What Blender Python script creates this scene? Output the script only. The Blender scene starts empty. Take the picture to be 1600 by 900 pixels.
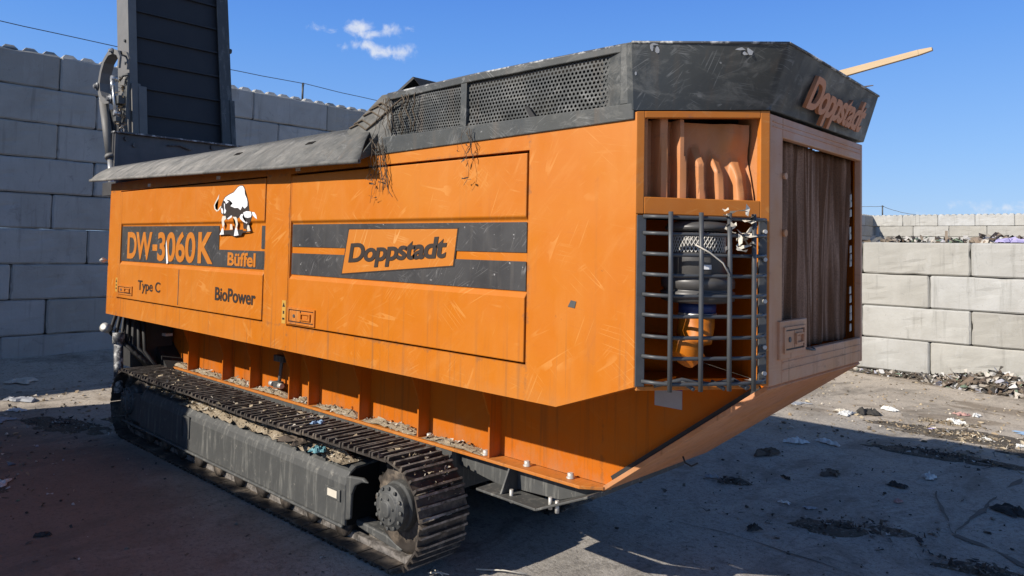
import bpy, bmesh, math, random
from mathutils import Vector, Matrix, noise as mnoise
R = math.radians
random.seed(7)
scene = bpy.context.scene
COL = scene.collection

# ---------------------------------------------------------------- camera
cam_d = bpy.data.cameras.new("camera")
cam = bpy.data.objects.new("camera", cam_d); COL.objects.link(cam)
cam_d.sensor_width = 36.0; cam_d.lens = 26.205
cam_d.shift_x = 0.01052; cam_d.shift_y = -0.06965
cam_d.clip_start = 0.05; cam_d.clip_end = 3000
_yaw, _pit, _rol = R(43.5046), R(2.4468), R(1.1998)
_f = Vector((-math.sin(_yaw)*math.cos(_pit), math.cos(_yaw)*math.cos(_pit), math.sin(_pit)))
_r = _f.cross(Vector((0, 0, 1))).normalized(); _u = _r.cross(_f)
_r2 = math.cos(_rol)*_r + math.sin(_rol)*_u; _u2 = -math.sin(_rol)*_r + math.cos(_rol)*_u
_m = Matrix((( _r2.x, _u2.x, -_f.x), (_r2.y, _u2.y, -_f.y), (_r2.z, _u2.z, -_f.z))).to_4x4()
_m.translation = Vector((0, 0, 2.1675))
cam.matrix_world = _m
scene.camera = cam

# ---------------------------------------------------------------- light
SUN_DIR = Vector((0.50, 1.55, -1.0)).normalized()          # the way the light travels
sun_d = bpy.data.lights.new("sun", 'SUN'); sun_d.energy = 5.0; sun_d.angle = R(0.53)
sun_d.color = (1.0, 0.93, 0.83)
sun = bpy.data.objects.new("sun", sun_d); COL.objects.link(sun)
sun.rotation_euler = SUN_DIR.to_track_quat('-Z', 'Y').to_euler()
SUN_EL = math.asin(-SUN_DIR.z)
SUN_ROT = math.atan2(-SUN_DIR.x, -SUN_DIR.y)

scene.view_settings.view_transform = 'Standard'
scene.view_settings.look = 'None'
scene.view_settings.exposure = 0.30
scene.view_settings.gamma = 1.0
scene.view_settings.use_curve_mapping = False
scene.render.engine = 'CYCLES'
scene.cycles.max_bounces = 6
scene.cycles.diffuse_bounces = 3
scene.cycles.glossy_bounces = 3
scene.cycles.use_denoising = True

class G:
    """small helper around a node tree"""
    def __init__(s, nt): s.nt = nt
    def n(s, t, ins=None, **props):
        nd = s.nt.nodes.new(t)
        for k, v in props.items(): setattr(nd, k, v)
        for k, v in (ins or {}).items():
            sock = nd.inputs[k]
            if isinstance(v, bpy.types.NodeSocket): s.nt.links.new(v, sock)
            else: sock.default_value = v
        return nd
    def math(s, op, a, b=0.0, c=0.0, clamp=False):
        return s.n('ShaderNodeMath', {0: a, 1: b, 2: c}, operation=op, use_clamp=clamp).outputs[0]
    def mix(s, f, a, b, blend='MIX'):
        nd = s.n('ShaderNodeMix', data_type='RGBA', blend_type=blend)
        for i, v in ((0, f), (6, a), (7, b)):
            if isinstance(v, bpy.types.NodeSocket): s.nt.links.new(v, nd.inputs[i])
            else: nd.inputs[i].default_value = (v if i == 0 else (*v, 1.0) if len(v) == 3 else v)
        return nd.outputs[2]
    def ramp(s, f, *pts):
        nd = s.n('ShaderNodeValToRGB', {0: f}); cr = nd.color_ramp
        while len(cr.elements) < len(pts): cr.elements.new(0.5)
        for e, (p, c) in zip(cr.elements, pts):
            e.position = p; e.color = (c, c, c, 1) if not isinstance(c, tuple) else (*c, 1)
        return nd.outputs[0]
    def noise(s, vec, scale, detail=4, rough=0.55, dist=0.0):
        return s.n('ShaderNodeTexNoise', {'Vector': vec, 'Scale': scale, 'Detail': detail, 'Roughness': rough, 'Distortion': dist}).outputs[0]
    def map(s, vec, scale=(1, 1, 1), rot=(0, 0, 0), loc=(0, 0, 0)):
        return s.n('ShaderNodeMapping', {'Vector': vec, 'Scale': scale, 'Rotation': rot, 'Location': loc}).outputs[0]
    def pos(s): return s.n('ShaderNodeNewGeometry').outputs['Position']
    def obj(s): return s.n('ShaderNodeTexCoord').outputs['Object']
    def bump(s, h, strength=0.3, dist=0.01):
        return s.n('ShaderNodeBump', {'Height': h, 'Strength': strength, 'Distance': dist}).outputs[0]

world = bpy.data.worlds.new("World"); scene.world = world; world.use_nodes = True
g = G(world.node_tree); bg = world.node_tree.nodes['Background']
sky = g.n('ShaderNodeTexSky', sky_type='NISHITA', sun_disc=False, sun_elevation=SUN_EL, sun_rotation=SUN_ROT,
          altitude=200.0, air_density=1.15, dust_density=0.35, ozone_density=2.2)
dirv = g.n('ShaderNodeTexCoord').outputs['Generated']
dn = g.n('ShaderNodeVectorMath', {0: dirv}, operation='NORMALIZE').outputs[0]
elev = g.n('ShaderNodeSeparateXYZ', {0: dn}).outputs[2]
deep = g.ramp(g.math('ADD', g.math('MULTIPLY', elev, .5), .5), (.47, (.16, .17, .18)), (.50, (.30, .52, .88)), (.56, (.20, .435, .90)), (.63, (.100, .315, .86)), (.675, (.060, .235, .80)), (.76, (.034, .105, .30)), (1.0, (.024, .060, .14)))
deep = g.n('ShaderNodeVectorMath', {0: deep, 1: (6.25, 6.25, 6.25)}, operation='MULTIPLY').outputs[0]
skyc = g.mix(.82, sky.outputs[0], deep)
acc = None
for c, a, b, w in (((-.781, .558, .279), .018, .011, 1.0), ((-.776, .564, .272), .022, .008, .9), ((-.759, .588, .279), .013, .012, .95),
                   ((-.785, .563, .257), .017, .008, .85), ((-.763, .595, .252), .034, .011, 1.0), ((-.772, .583, .250), .022, .006, .8),
                   ((-.806, .524, .273), .018, .008, .42), ((-.744, .606, .281), .012, .005, .5), ((-.80, .545, .255), .012, .006, .4),
                   ((-.169, .984, .057), .045, .007, .55), ((-.24, .97, .05), .03, .004, .3)):
    d = g.n('ShaderNodeVectorMath', {0: dn, 1: c}, operation='SUBTRACT').outputs[0]
    d = g.n('ShaderNodeVectorMath', {0: d, 1: (1/a, 1/a, 1/b)}, operation='MULTIPLY').outputs[0]
    l = g.n('ShaderNodeVectorMath', {0: d}, operation='LENGTH').outputs['Value']
    k = g.math('MULTIPLY', g.math('SUBTRACT', 1.35, l, clamp=False), w)
    acc = k if acc is None else g.math('MAXIMUM', acc, k)
cn = g.noise(dn, 50, 9, .60, .35)
cm = g.math('ADD', acc, g.math('MULTIPLY', g.math('SUBTRACT', cn, .54), 3.0))
cmask = g.n('ShaderNodeMapRange', {0: cm, 1: 0.05, 2: 1.3, 3: 0.0, 4: 0.82}, interpolation_type='SMOOTHSTEP').outputs[0]
CLOUD = 5.6
ccol = g.mix(g.noise(dn, 110, 5), (CLOUD*.86, CLOUD*.91, CLOUD), (CLOUD, CLOUD*1.01, CLOUD*1.05))
world.node_tree.links.new(g.mix(cmask, skyc, ccol), bg.inputs['Color'])
bg.inputs['Strength'].default_value = 0.13

# ---------------------------------------------------------------- materials
def mat(name, fn, rough=0.6, metal=0.0, spec=0.5):
    m = bpy.data.materials.new(name); m.use_nodes = True
    nt = m.node_tree; b = nt.nodes['Principled BSDF']
    b.inputs['Roughness'].default_value = rough; b.inputs['Metallic'].default_value = metal
    b.inputs['Specular IOR Level'].default_value = spec
    gg = G(nt); out = fn(gg, b)
    for k, v in (out or {}).items():
        if isinstance(v, bpy.types.NodeSocket): nt.links.new(v, b.inputs[k])
        else: b.inputs[k].default_value = v if not (isinstance(v, tuple) and len(v) == 3) else (*v, 1)
    return m

def scratch_mask(gg, p, seed=0.0, width=0.008):
    """thin long scuffs: iso-lines of strongly stretched noise, broken into short runs"""
    tot = None
    for i, (rot, sc) in enumerate(((.50, (.9, 1, 15)), (-.68, (1.1, 1, 19)), (1.15, (.8, 1, 13)), (-.16, (.9, 1, 22)), (.82, (1.3, 1, 26)))):
        v = gg.map(gg.map(p, (1, 1, 1), (0, rot, 0), (seed + 3.1*i, 0, 2.3*i)), sc)
        nz = gg.noise(v, 1.0, 0, .4, 0)
        ln = gg.math('LESS_THAN', gg.math('ABSOLUTE', gg.math('SUBTRACT', nz, .5)), width*1.8)
        pm = gg.ramp(gg.noise(gg.map(p, (1, 1, 1), (0, 0, 0), (7*i + seed, 3, 5)), 3.1, 3), (.565, 0.0), (.66, .8))
        k = gg.math('MULTIPLY', ln, pm)
        tot = k if tot is None else gg.math('MAXIMUM', tot, k)
    return tot

def orange_fn(dust=0.0, scr=0.6, worn=0.35):
    def fn(gg, b):
        p = gg.pos()
        base = gg.mix(gg.noise(p, 1.3, 6, .6), (.465, .125, .0035), (.515, .156, .006))
        base = gg.mix(gg.ramp(gg.noise(gg.map(p, (3, 3, .7)), 3.0, 6, .65), (.5, 0.0), (.78, worn)), base, (.53, .205, .038))
        s = scratch_mask(gg, p, 1.0, .009)
        base = gg.mix(gg.math('MULTIPLY', s, scr), base, (.66, .34, .10))
        wd = gg.ramp(gg.noise(gg.map(gg.map(p, (1, 1, 1), (0, .75, 0)), (.8, 1, 5)), 2.2, 5, .7, .2), (.56, 0.0), (.72, scr*.6))
        base = gg.mix(wd, base, (.58, .25, .06))
        s2 = scratch_mask(gg, gg.map(p, (2.3, 2.3, 2.3)), 9.0, .006)
        base = gg.mix(gg.math('MULTIPLY', s2, scr*.55), base, (.36, .10, .02))
        # runs of grime
        st = gg.ramp(gg.noise(gg.map(p, (9, 9, .55)), 1.6, 5, .6), (.60, 0.0), (.80, .34))
        base = gg.mix(st, base, (.24, .10, .035))
        sp = gg.ramp(gg.noise(p, 26, 3, .6), (.70, 0.0), (.74, .6))
        base = gg.mix(gg.math('MULTIPLY', sp, gg.ramp(gg.noise(p, 2.1), (.5, 0.0), (.7, .8))), base, (.13, .06, .03))
        if dust:
            dm = gg.ramp(gg.noise(p, 5, 8, .65, .4), (.25, dust), (.62, dust*.62))
            base = gg.mix(dm, base, (.56, .37, .27))
            dk = gg.ramp(gg.noise(gg.map(p, (1, 1, 2.5)), 7, 6, .7), (.57, 0.0), (.7, .55))
            base = gg.mix(dk, base, (.22, .12, .085))
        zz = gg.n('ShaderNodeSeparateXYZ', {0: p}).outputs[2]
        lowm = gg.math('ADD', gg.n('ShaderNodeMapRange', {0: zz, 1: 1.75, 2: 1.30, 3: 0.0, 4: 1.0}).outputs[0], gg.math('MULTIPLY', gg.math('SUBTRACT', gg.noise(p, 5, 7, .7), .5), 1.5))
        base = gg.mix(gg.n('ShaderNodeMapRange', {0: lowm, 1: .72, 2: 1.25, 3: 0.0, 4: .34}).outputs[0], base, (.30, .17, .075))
        xs_ = gg.n('ShaderNodeSeparateXYZ', {0: p}).outputs[0]
        near = None
        for c_, ax_ in ((-5.60, xs_), (-5.232, xs_), (-2.735, xs_), (-8.80, xs_), (1.53, zz), (2.72, zz)):
            e_ = gg.math('ABSOLUTE', gg.math('SUBTRACT', ax_, c_))
            if ax_ is zz: e_ = gg.math('ADD', e_, gg.math('MAXIMUM', 0.0, gg.math('ADD', xs_, 2.73)))
            near = e_ if near is None else gg.math('MINIMUM', near, e_)
        wear = gg.math('SUBTRACT', gg.noise(p, 16, 6, .7), gg.math('MULTIPLY', near, 6.0))
        base = gg.mix(gg.n('ShaderNodeMapRange', {0: wear, 1: .44, 2: .60, 3: 0.0, 4: .62}).outputs[0], base, (.17, .085, .04))
        run = gg.math('MULTIPLY', gg.ramp(gg.noise(gg.map(p, (14, 14, .35)), 1.5, 4, .6), (.56, 0.0), (.68, .55)), gg.n('ShaderNodeMapRange', {0: zz, 1: 1.95, 2: 1.5, 3: 0.0, 4: 1.0}).outputs[0])
        base = gg.mix(run, base, (.20, .09, .035))
        fade = gg.ramp(gg.noise(p, .9, 5, .6, .4), (.46, 0.0), (.68, .42))
        base = gg.mix(fade, base, (.53, .20, .030))
        rg = gg.ramp(gg.noise(p, 4, 6), (.3, .38), (.7, .58))
        return {'Base Color': base, 'Roughness': rg, 'Normal': gg.bump(gg.noise(p, 2.2, 3), .10, .03)}
    return fn
M = {}
M['orange'] = mat('orange_paint', orange_fn(0.0, .38), spec=.35)
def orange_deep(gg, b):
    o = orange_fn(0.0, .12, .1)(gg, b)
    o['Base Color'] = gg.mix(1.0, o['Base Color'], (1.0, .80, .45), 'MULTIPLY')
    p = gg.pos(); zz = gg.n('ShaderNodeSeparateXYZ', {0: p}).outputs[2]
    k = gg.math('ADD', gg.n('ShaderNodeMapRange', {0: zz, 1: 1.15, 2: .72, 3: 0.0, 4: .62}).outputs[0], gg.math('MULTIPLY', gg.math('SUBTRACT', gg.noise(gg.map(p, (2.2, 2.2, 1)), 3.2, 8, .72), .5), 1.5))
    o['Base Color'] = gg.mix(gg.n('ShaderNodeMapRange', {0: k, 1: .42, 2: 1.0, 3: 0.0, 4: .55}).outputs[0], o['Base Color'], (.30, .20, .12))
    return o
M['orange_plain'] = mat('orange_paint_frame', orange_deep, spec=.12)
M['orange_worn'] = mat('orange_paint_worn', orange_fn(.07, .6, .35), spec=.3)
M['orange_bow'] = mat('orange_paint_brown_dust', orange_fn(.55, .3), spec=.2)
M['orange_dusty'] = mat('orange_paint_dusty', orange_fn(.88, .3), spec=.2)
M['orange_logo'] = mat('orange_decal', lambda gg, b: {'Base Color': gg.mix(gg.math('MULTIPLY', scratch_mask(gg, gg.pos(), 4.0), .5), gg.mix(gg.noise(gg.pos(), 6), (.47, .145, .009), (.50, .17, .014)), (.7, .42, .16))}, .5)
M['orange_letter'] = mat('orange_cutout_letters', lambda gg, b: {'Base Color': gg.mix(gg.noise(gg.pos(), 14, 5), (.58, .21, .085), (.50, .24, .14))}, .6)

def black_decal(gg, b):
    p = gg.pos()
    base = gg.mix(gg.noise(p, 3, 6, .65), (.030, .029, .030), (.060, .058, .056))
    base = gg.mix(gg.math('MULTIPLY', scratch_mask(gg, gg.map(p, (2, 2, 2)), 2.0, .008), .38), base, (.32, .31, .30))
    base = gg.mix(gg.ramp(gg.noise(p, 30, 2), (.72, 0.0), (.75, .7)), base, (.42, .41, .40))
    st = gg.ramp(gg.noise(gg.map(p, (12, 12, 1.2)), 1.4, 5), (.55, 0.0), (.8, .4))
    base = gg.mix(st, base, (.13, .115, .10))
    return {'Base Color': base, 'Roughness': gg.ramp(gg.noise(p, 5), (.3, .35), (.7, .6))}
M['decal_black'] = mat('black_decal', black_decal)
M['letter_black'] = mat('black_lettering', lambda gg, b: {'Base Color': gg.mix(gg.noise(gg.pos(), 18, 4), (.022, .016, .013), (.045, .031, .023))}, .5)
M['bare_primer'] = mat('bare_grey_primer', lambda gg, b: {'Base Color': gg.mix(gg.noise(gg.pos(), 40, 4), (.26, .26, .26), (.5, .5, .49))}, .6)
M['white'] = mat('white_decal', lambda gg, b: {'Base Color': gg.mix(gg.noise(gg.pos(), 12, 4), (.72, .72, .74), (.82, .82, .82))}, .5)

def hood_fn(gg, b):
    p = gg.pos()
    base = gg.mix(gg.noise(p, 2.6, 7, .65), (.026, .029, .028), (.070, .073, .068))
    sw = gg.ramp(gg.noise(gg.map(p, (1, 1, 2.2), (0.3, .4, 0)), 3.6, 7, .7, .9), (.52, 0.0), (.70, .55))
    base = gg.mix(sw, base, (.20, .195, .175))
    base = gg.mix(gg.math('MULTIPLY', scratch_mask(gg, gg.map(p, (2.4, 2.4, 2.4)), 5.0, .012), .45), base, (.26, .26, .25))
    st = gg.ramp(gg.noise(gg.map(p, (8, 8, .6)), 1.9, 5), (.56, 0.0), (.78, .5))
    base = gg.mix(st, base, (.115, .085, .06))
    base = gg.mix(gg.ramp(gg.noise(p, 24, 3), (.73, 0.0), (.76, .6)), base, (.34, .34, .33))
    return {'Base Color': base, 'Roughness': gg.ramp(gg.noise(p, 6), (.3, .42), (.7, .7)), 'Normal': gg.bump(gg.noise(p, 3.0, 4), .22, .03)}
M['hood'] = mat('charcoal_painted_steel', hood_fn)
def hoodl_fn(gg, b):
    o = hood_fn(gg, b); p = gg.pos()
    d = gg.ramp(gg.noise(gg.map(gg.map(p, (1, 1, 1), (0, .6, 0)), (1, 2, 4)), 3.2, 8, .7, .3), (.33, .12), (.66, .9))
    xx = gg.n('ShaderNodeSeparateXYZ', {0: p}).outputs[0]
    d = gg.math('MULTIPLY', d, gg.n('ShaderNodeMapRange', {0: xx, 1: -4.2, 2: -7.0, 3: .35, 4: 1.0}).outputs[0])
    nt = gg.mix(d, o['Base Color'], (.30, .28, .25)); o['Base Color'] = nt; o['Roughness'] = .75
    return o
M['flap'] = mat('dusty_charcoal_steel', hoodl_fn)
def barw(gg, b):
    p = gg.pos()
    base = gg.mix(gg.noise(p, 9, 5), (.045, .048, .052), (.10, .10, .105))
    w = gg.ramp(gg.noise(p, 13, 5, .7), (.50, 0.0), (.60, .9))
    return {'Base Color': gg.mix(w, base, (.50, .50, .48)), 'Roughness': .55}
M['bar_worn'] = mat('worn_edge_steel', barw)
M['steel_dark'] = mat('dark_steel', lambda gg, b: {'Base Color': gg.mix(gg.noise(gg.pos(), 8, 6, .65), (.030, .032, .034), (.105, .105, .10))}, .55)
M['cage'] = mat('grey_painted_bar', lambda gg, b: {'Base Color': gg.mix(gg.noise(gg.pos(), 14, 5, .6), (.036, .040, .044), (.085, .088, .092))}, .45)
M['black'] = mat('black_rubber', lambda gg, b: {'Base Color': gg.mix(gg.noise(gg.pos(), 10, 6), (.012, .012, .013), (.035, .034, .033))}, .7)
M['black_gloss'] = mat('black_plastic', lambda gg, b: {'Base Color': gg.mix(gg.noise(gg.pos(), 7, 5), (.03, .03, .032), (.105, .10, .095))}, .40)
M['dark_void'] = mat('interior_shade_black', lambda gg, b: {'Base Color': gg.mix(gg.noise(gg.pos(), 5), (.010, .009, .008), (.022, .02, .018))}, .9, spec=.1)  # near-black colour stands in for shade inside hollows and behind openings
M['belt'] = mat('conveyor_rubber', lambda gg, b: {'Base Color': gg.mix(gg.noise(gg.pos(), 3, 7, .7), (.013, .013, .016), (.034, .033, .034))}, .65)
M['rail'] = mat('weathered_grey_steel', lambda gg, b: {'Base Color': gg.mix(gg.noise(gg.pos(), 5, 7, .7), (.10, .098, .092), (.20, .19, .175)), 'Normal': gg.bump(gg.noise(gg.pos(), 12, 5), .15, .01)}, .6)
M['chrome'] = mat('bare_metal', lambda gg, b: {'Base Color': gg.mix(gg.noise(gg.pos(), 20), (.42, .42, .41), (.56, .55, .53))}, .35, .7)
M['bolt'] = mat('galvanised_bolt', lambda gg, b: {'Base Color': gg.mix(gg.noise(gg.pos(), 60), (.40, .39, .36), (.60, .58, .54))}, .5, .3)
M['blue'] = mat('blue_hose', lambda gg, b: {'Base Color': gg.mix(gg.noise(gg.pos(), 20), (.010, .022, .10), (.022, .045, .17))}, .45)

def track_fn(gg, b):
    p = gg.pos()
    base = gg.mix(gg.noise(p, 7, 7, .7), (.024, .020, .017), (.075, .062, .052))
    d = gg.ramp(gg.noise(p, 6, 7, .7), (.50, 0.0), (.68, .8))
    base = gg.mix(d, base, (.25, .20, .15))
    return {'Base Color': base, 'Roughness': gg.ramp(gg.noise(p, 15), (.3, .40), (.7, .75)), 'Normal': gg.bump(gg.noise(p, 30, 5), .3, .01)}
M['track'] = mat('track_steel', track_fn, metal=.15)
def grouser_fn(gg, b):
    p = gg.pos()
    base = gg.mix(gg.ramp(gg.noise(p, 12, 6, .7), (.38, 0.0), (.62, 1.0)), (.060, .052, .045), (.34, .31, .28))
    return {'Base Color': base, 'Roughness': .5}
M['grouser'] = mat('worn_grouser_steel', grouser_fn, metal=.35)
def tframe_fn(gg, b):
    p = gg.pos()
    base = gg.mix(gg.noise(p, 4, 7, .7), (.036, .038, .038), (.088, .088, .083))
    w = gg.ramp(gg.noise(gg.map(p, (10, 10, 1.2)), 2.0, 7, .72), (.52, 0.0), (.72, .65))
    base = gg.mix(w, base, (.24, .235, .21))
    base = gg.mix(gg.ramp(gg.noise(p, 16, 5, .7), (.62, 0.0), (.70, .5)), base, (.30, .28, .24))
    return {'Base Color': base, 'Roughness': .6, 'Normal': gg.bump(gg.noise(p, 14, 5), .2, .01)}
M['tframe'] = mat('dirty_grey_track_frame', tframe_fn)

def concrete_fn(gg, b):
    rnd = gg.n('ShaderNodeObjectInfo').outputs['Random']
    p = gg.pos()
    sh = gg.n('ShaderNodeVectorMath', {0: p, 1: gg.n('ShaderNodeCombineXYZ', {0: gg.math('MULTIPLY', rnd, 40), 1: gg.math('MULTIPLY', rnd, 17), 2: gg.math('MULTIPLY', rnd, 23)}).outputs[0]}, operation='ADD').outputs[0]
    base = gg.mix(rnd, (.315, .305, .275), (.47, .475, .465))
    r2 = gg.math('FRACT', gg.math('MULTIPLY', rnd, 7.31))
    base = gg.mix(gg.math('MULTIPLY', r2, .5), base, (.43, .41, .355))
    base = gg.mix(gg.ramp(gg.noise(sh, 1.6, 7, .62, .6), (.38, 0.0), (.68, .5)), base, (.285, .272, .24))
    base = gg.mix(gg.ramp(gg.noise(gg.map(sh, (1, 1, .35)), 4, 8, .7), (.56, 0.0), (.8, .4)), base, (.52, .52, .505))
    drip = gg.ramp(gg.noise(gg.map(sh, (7, 7, .5)), 1.3, 6, .65), (.56, 0.0), (.76, .65))
    base = gg.mix(drip, base, (.19, .185, .165))
    pit = gg.ramp(gg.noise(sh, 42, 2), (.70, 0.0), (.74, .5))
    base = gg.mix(pit, base, (.17, .165, .15))
    blot = gg.ramp(gg.noise(sh, 3.2, 8, .75, 1.2), (.60, 0.0), (.67, .45))
    base = gg.mix(blot, base, (.20, .20, .19))
    h = gg.math('ADD', gg.noise(sh, 22, 6, .7), gg.math('MULTIPLY', gg.noise(sh, 3), 2.0))
    return {'Base Color': base, 'Normal': gg.bump(h, .4, .012)}
M['concrete'] = mat('precast_concrete', concrete_fn, .88, spec=.2)

def ground_fn(gg, b):
    p = gg.pos(); sx = gg.n('ShaderNodeSeparateXYZ', {0: p})
    X, Y = sx.outputs[0], sx.outputs[1]
    base = gg.mix(gg.noise(p, .55, 8, .62, .4), (.265, .242, .214), (.43, .395, .35))
    base = gg.mix(gg.ramp(gg.noise(p, 48, 4, .7), (.46, 0.0), (.66, .7)), base, (.46, .43, .39))
    base = gg.mix(gg.ramp(gg.noise(p, 130, 2), (.56, 0.0), (.64, .75)), base, (.10, .09, .08))
    mott = gg.ramp(gg.noise(p, 3.4, 9, .72, .6), (.36, 0.0), (.66, 1.0))
    base = gg.mix(gg.math('MULTIPLY', mott, .42), base, (.47, .44, .395))
    dk = gg.ramp(gg.noise(p, 5.5, 9, .75, .8), (.53, 0.0), (.66, .6))
    base = gg.mix(dk, base, (.135, .122, .105))
    tyre = gg.n('ShaderNodeTexWave', {'Vector': gg.map(p, (1, 1, 1), (0, 0, .45)), 'Scale': 3.6, 'Distortion': 1.2, 'Detail': 2}).outputs['Fac']
    band = gg.ramp(gg.noise(gg.map(p, (.25, 1.3, 1), (0, 0, .45)), 1.0, 2), (.57, 0.0), (.64, 1.0))
    base = gg.mix(gg.math('MULTIPLY', gg.math('MULTIPLY', gg.ramp(tyre, (.55, 0.0), (.75, 1.0)), band), .34), base, (.44, .42, .39))
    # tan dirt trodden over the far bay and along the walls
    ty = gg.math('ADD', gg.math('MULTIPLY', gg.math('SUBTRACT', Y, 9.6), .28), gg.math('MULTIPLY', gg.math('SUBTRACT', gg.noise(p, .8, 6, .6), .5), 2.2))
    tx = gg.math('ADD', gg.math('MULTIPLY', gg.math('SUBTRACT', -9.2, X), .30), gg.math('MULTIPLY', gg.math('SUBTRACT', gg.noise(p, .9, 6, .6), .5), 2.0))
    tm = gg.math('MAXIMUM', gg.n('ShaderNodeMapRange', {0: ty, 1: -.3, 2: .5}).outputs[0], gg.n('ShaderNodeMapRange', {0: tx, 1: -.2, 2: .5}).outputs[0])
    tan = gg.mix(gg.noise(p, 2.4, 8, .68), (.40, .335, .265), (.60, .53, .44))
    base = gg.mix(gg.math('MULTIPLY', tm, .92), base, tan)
    damp = gg.ramp(gg.noise(gg.map(p, (.55, 1.0, 1)), 1.05, 6, .6, .5), (.54, 0.0), (.62, .75))
    base = gg.mix(gg.math('MULTIPLY', damp, gg.math('ADD', gg.math('MULTIPLY', tm, .8), .2)), base, (.235, .185, .135))
    # rust-brown soil stain on the near left
    dx = gg.math('MULTIPLY', gg.math('ADD', X, 7.6), .27); dy = gg.math('MULTIPLY', gg.math('SUBTRACT', Y, 1.6), .5)
    rr = gg.math('SQRT', gg.math('ADD', gg.math('MULTIPLY', dx, dx), gg.math('MULTIPLY', dy, dy)))
    rr = gg.math('ADD', rr, gg.math('MULTIPLY', gg.math('SUBTRACT', gg.noise(p, 1.1, 7, .65), .5), 1.6))
    rm = gg.n('ShaderNodeMapRange', {0: rr, 1: .55, 2: 1.25, 3: .8, 4: 0.0}).outputs[0]
    base = gg.mix(rm, base, gg.mix(gg.noise(p, 3, 6), (.150, .098, .072), (.22, .165, .13)))
    # dark oily smears
    oil = gg.ramp(gg.noise(gg.map(p, (.8, .5, 1), (0, 0, .5)), .8, 7, .62, .8), (.56, 0.0), (.70, .55))
    base = gg.mix(oil, base, (.16, .142, .12))
    grit = gg.ramp(gg.noise(p, 26, 5, .75), (.52, 0.0), (.62, .6))
    base = gg.mix(grit, base, (.12, .108, .095))
    stain = gg.ramp(gg.noise(gg.map(p, (.9, .45, 1), (0, 0, -.5)), 1.4, 8, .68, 1.0), (.52, 0.0), (.62, .5))
    base = gg.mix(stain, base, (.13, .115, .098))
    h = gg.math('ADD', gg.noise(p, 45, 5, .7), gg.math('MULTIPLY', gg.noise(p, 3, 4), 2.5))
    return {'Base Color': base, 'Roughness': .92, 'Normal': gg.bump(h, .7, .014)}
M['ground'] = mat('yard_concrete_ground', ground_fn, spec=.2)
M['crack'] = mat('dirt_filled_crack', lambda gg, b: {'Base Color': gg.mix(gg.noise(gg.pos(), 9, 8, .7), (.060, .053, .045), (.20, .18, .155))}, .95)
def dirt_fn(c1, c2, c3):
    def fn(gg, b):
        p = gg.pos()
        base = gg.mix(gg.noise(p, 9, 8, .7), c1, c2)
        base = gg.mix(gg.ramp(gg.noise(p, 55, 4, .6), (.56, 0.0), (.66, .8)), base, c3)
        return {'Base Color': base, 'Normal': gg.bump(gg.noise(p, 40, 6, .75), .9, .02)}
    return fn
M['dirt_tan'] = mat('dry_tan_debris', dirt_fn((.21, .165, .11), (.37, .30, .21), (.52, .46, .36)), .95)
M['dirt_brown'] = mat('brown_dirt', dirt_fn((.055, .045, .033), (.13, .105, .078), (.30, .27, .23)), .95)
def chips(stops):
    def fn(gg, b):
        r = gg.n('ShaderNodeNewGeometry').outputs['Random Per Island']
        nd = gg.n('ShaderNodeValToRGB', {0: r}); nd.color_ramp.interpolation = 'CONSTANT'
        cr = nd.color_ramp
        while len(cr.elements) < len(stops): cr.elements.new(.5)
        for i, (e, c) in enumerate(zip(cr.elements, stops)): e.position = i/len(stops); e.color = (*c, 1)
        return {'Base Color': gg.mix(gg.noise(gg.pos(), 30, 4), nd.outputs[0], (.2, .17, .13), 'MIX') if False else nd.outputs[0]}
    return fn
M['waste'] = mat('mixed_waste', chips([(.09, .065, .045), (.17, .125, .09), (.44, .42, .39), (.28, .23, .18), (.05, .045, .04), (.13, .10, .075), (.58, .57, .55), (.20, .16, .12), (.07, .06, .05), (.15, .20, .14), (.34, .30, .25), (.36, .36, .40), (.11, .08, .06), (.26, .20, .15), (.50, .46, .40)]), .85)
M['chips_tan'] = mat('straw_and_wood_chips', chips([(.36, .29, .19), (.27, .21, .14), (.46, .39, .28), (.20, .155, .10), (.55, .50, .42), (.33, .25, .16), (.15, .12, .085), (.42, .34, .23)]), .9)
M['chips_dark'] = mat('dark_crumbs', chips([(.07, .06, .05), (.12, .10, .08), (.045, .04, .036), (.20, .17, .14), (.09, .075, .06), (.40, .38, .35), (.06, .05, .045)]), .9)
def flat(name, c, r=.7, v=.12):
    M[name] = mat(name, lambda gg, b: {'Base Color': gg.mix(gg.noise(gg.pos(), 22, 5), tuple(x*(1-v) for x in c), tuple(min(1, x*(1+v)) for x in c))}, r)
flat('white_plastic_film', (.62, .62, .60)); flat('grey_plastic_film', (.33, .34, .36)); flat('lilac_plastic_film', (.40, .36, .58))
flat('blue_plastic_film', (.22, .33, .48)); flat('teal_plastic_film', (.13, .30, .33)); flat('brown_cloth', (.10, .075, .055), .9, .3)
flat('dark_cloth', (.04, .038, .036), .9, .3); flat('cream_paper', (.58, .53, .44), .8); flat('pink_scrap', (.42, .25, .22), .8)
flat('twine', (.10, .075, .05), .9, .4); flat('sticker_yellow', (.50, .28, .05), .5); flat('sticker_purple', (.12, .05, .22), .5); flat('sticker_grey', (.34, .34, .36), .5)
def wood_fn(gg, b):
    p = gg.pos()
    base = gg.mix(gg.noise(gg.map(p, (3, 22, 22)), 1.5, 6, .6), (.43, .30, .17), (.60, .46, .29))
    return {'Base Color': base}
M['wood'] = mat('pale_wood', wood_fn, .8)
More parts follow.
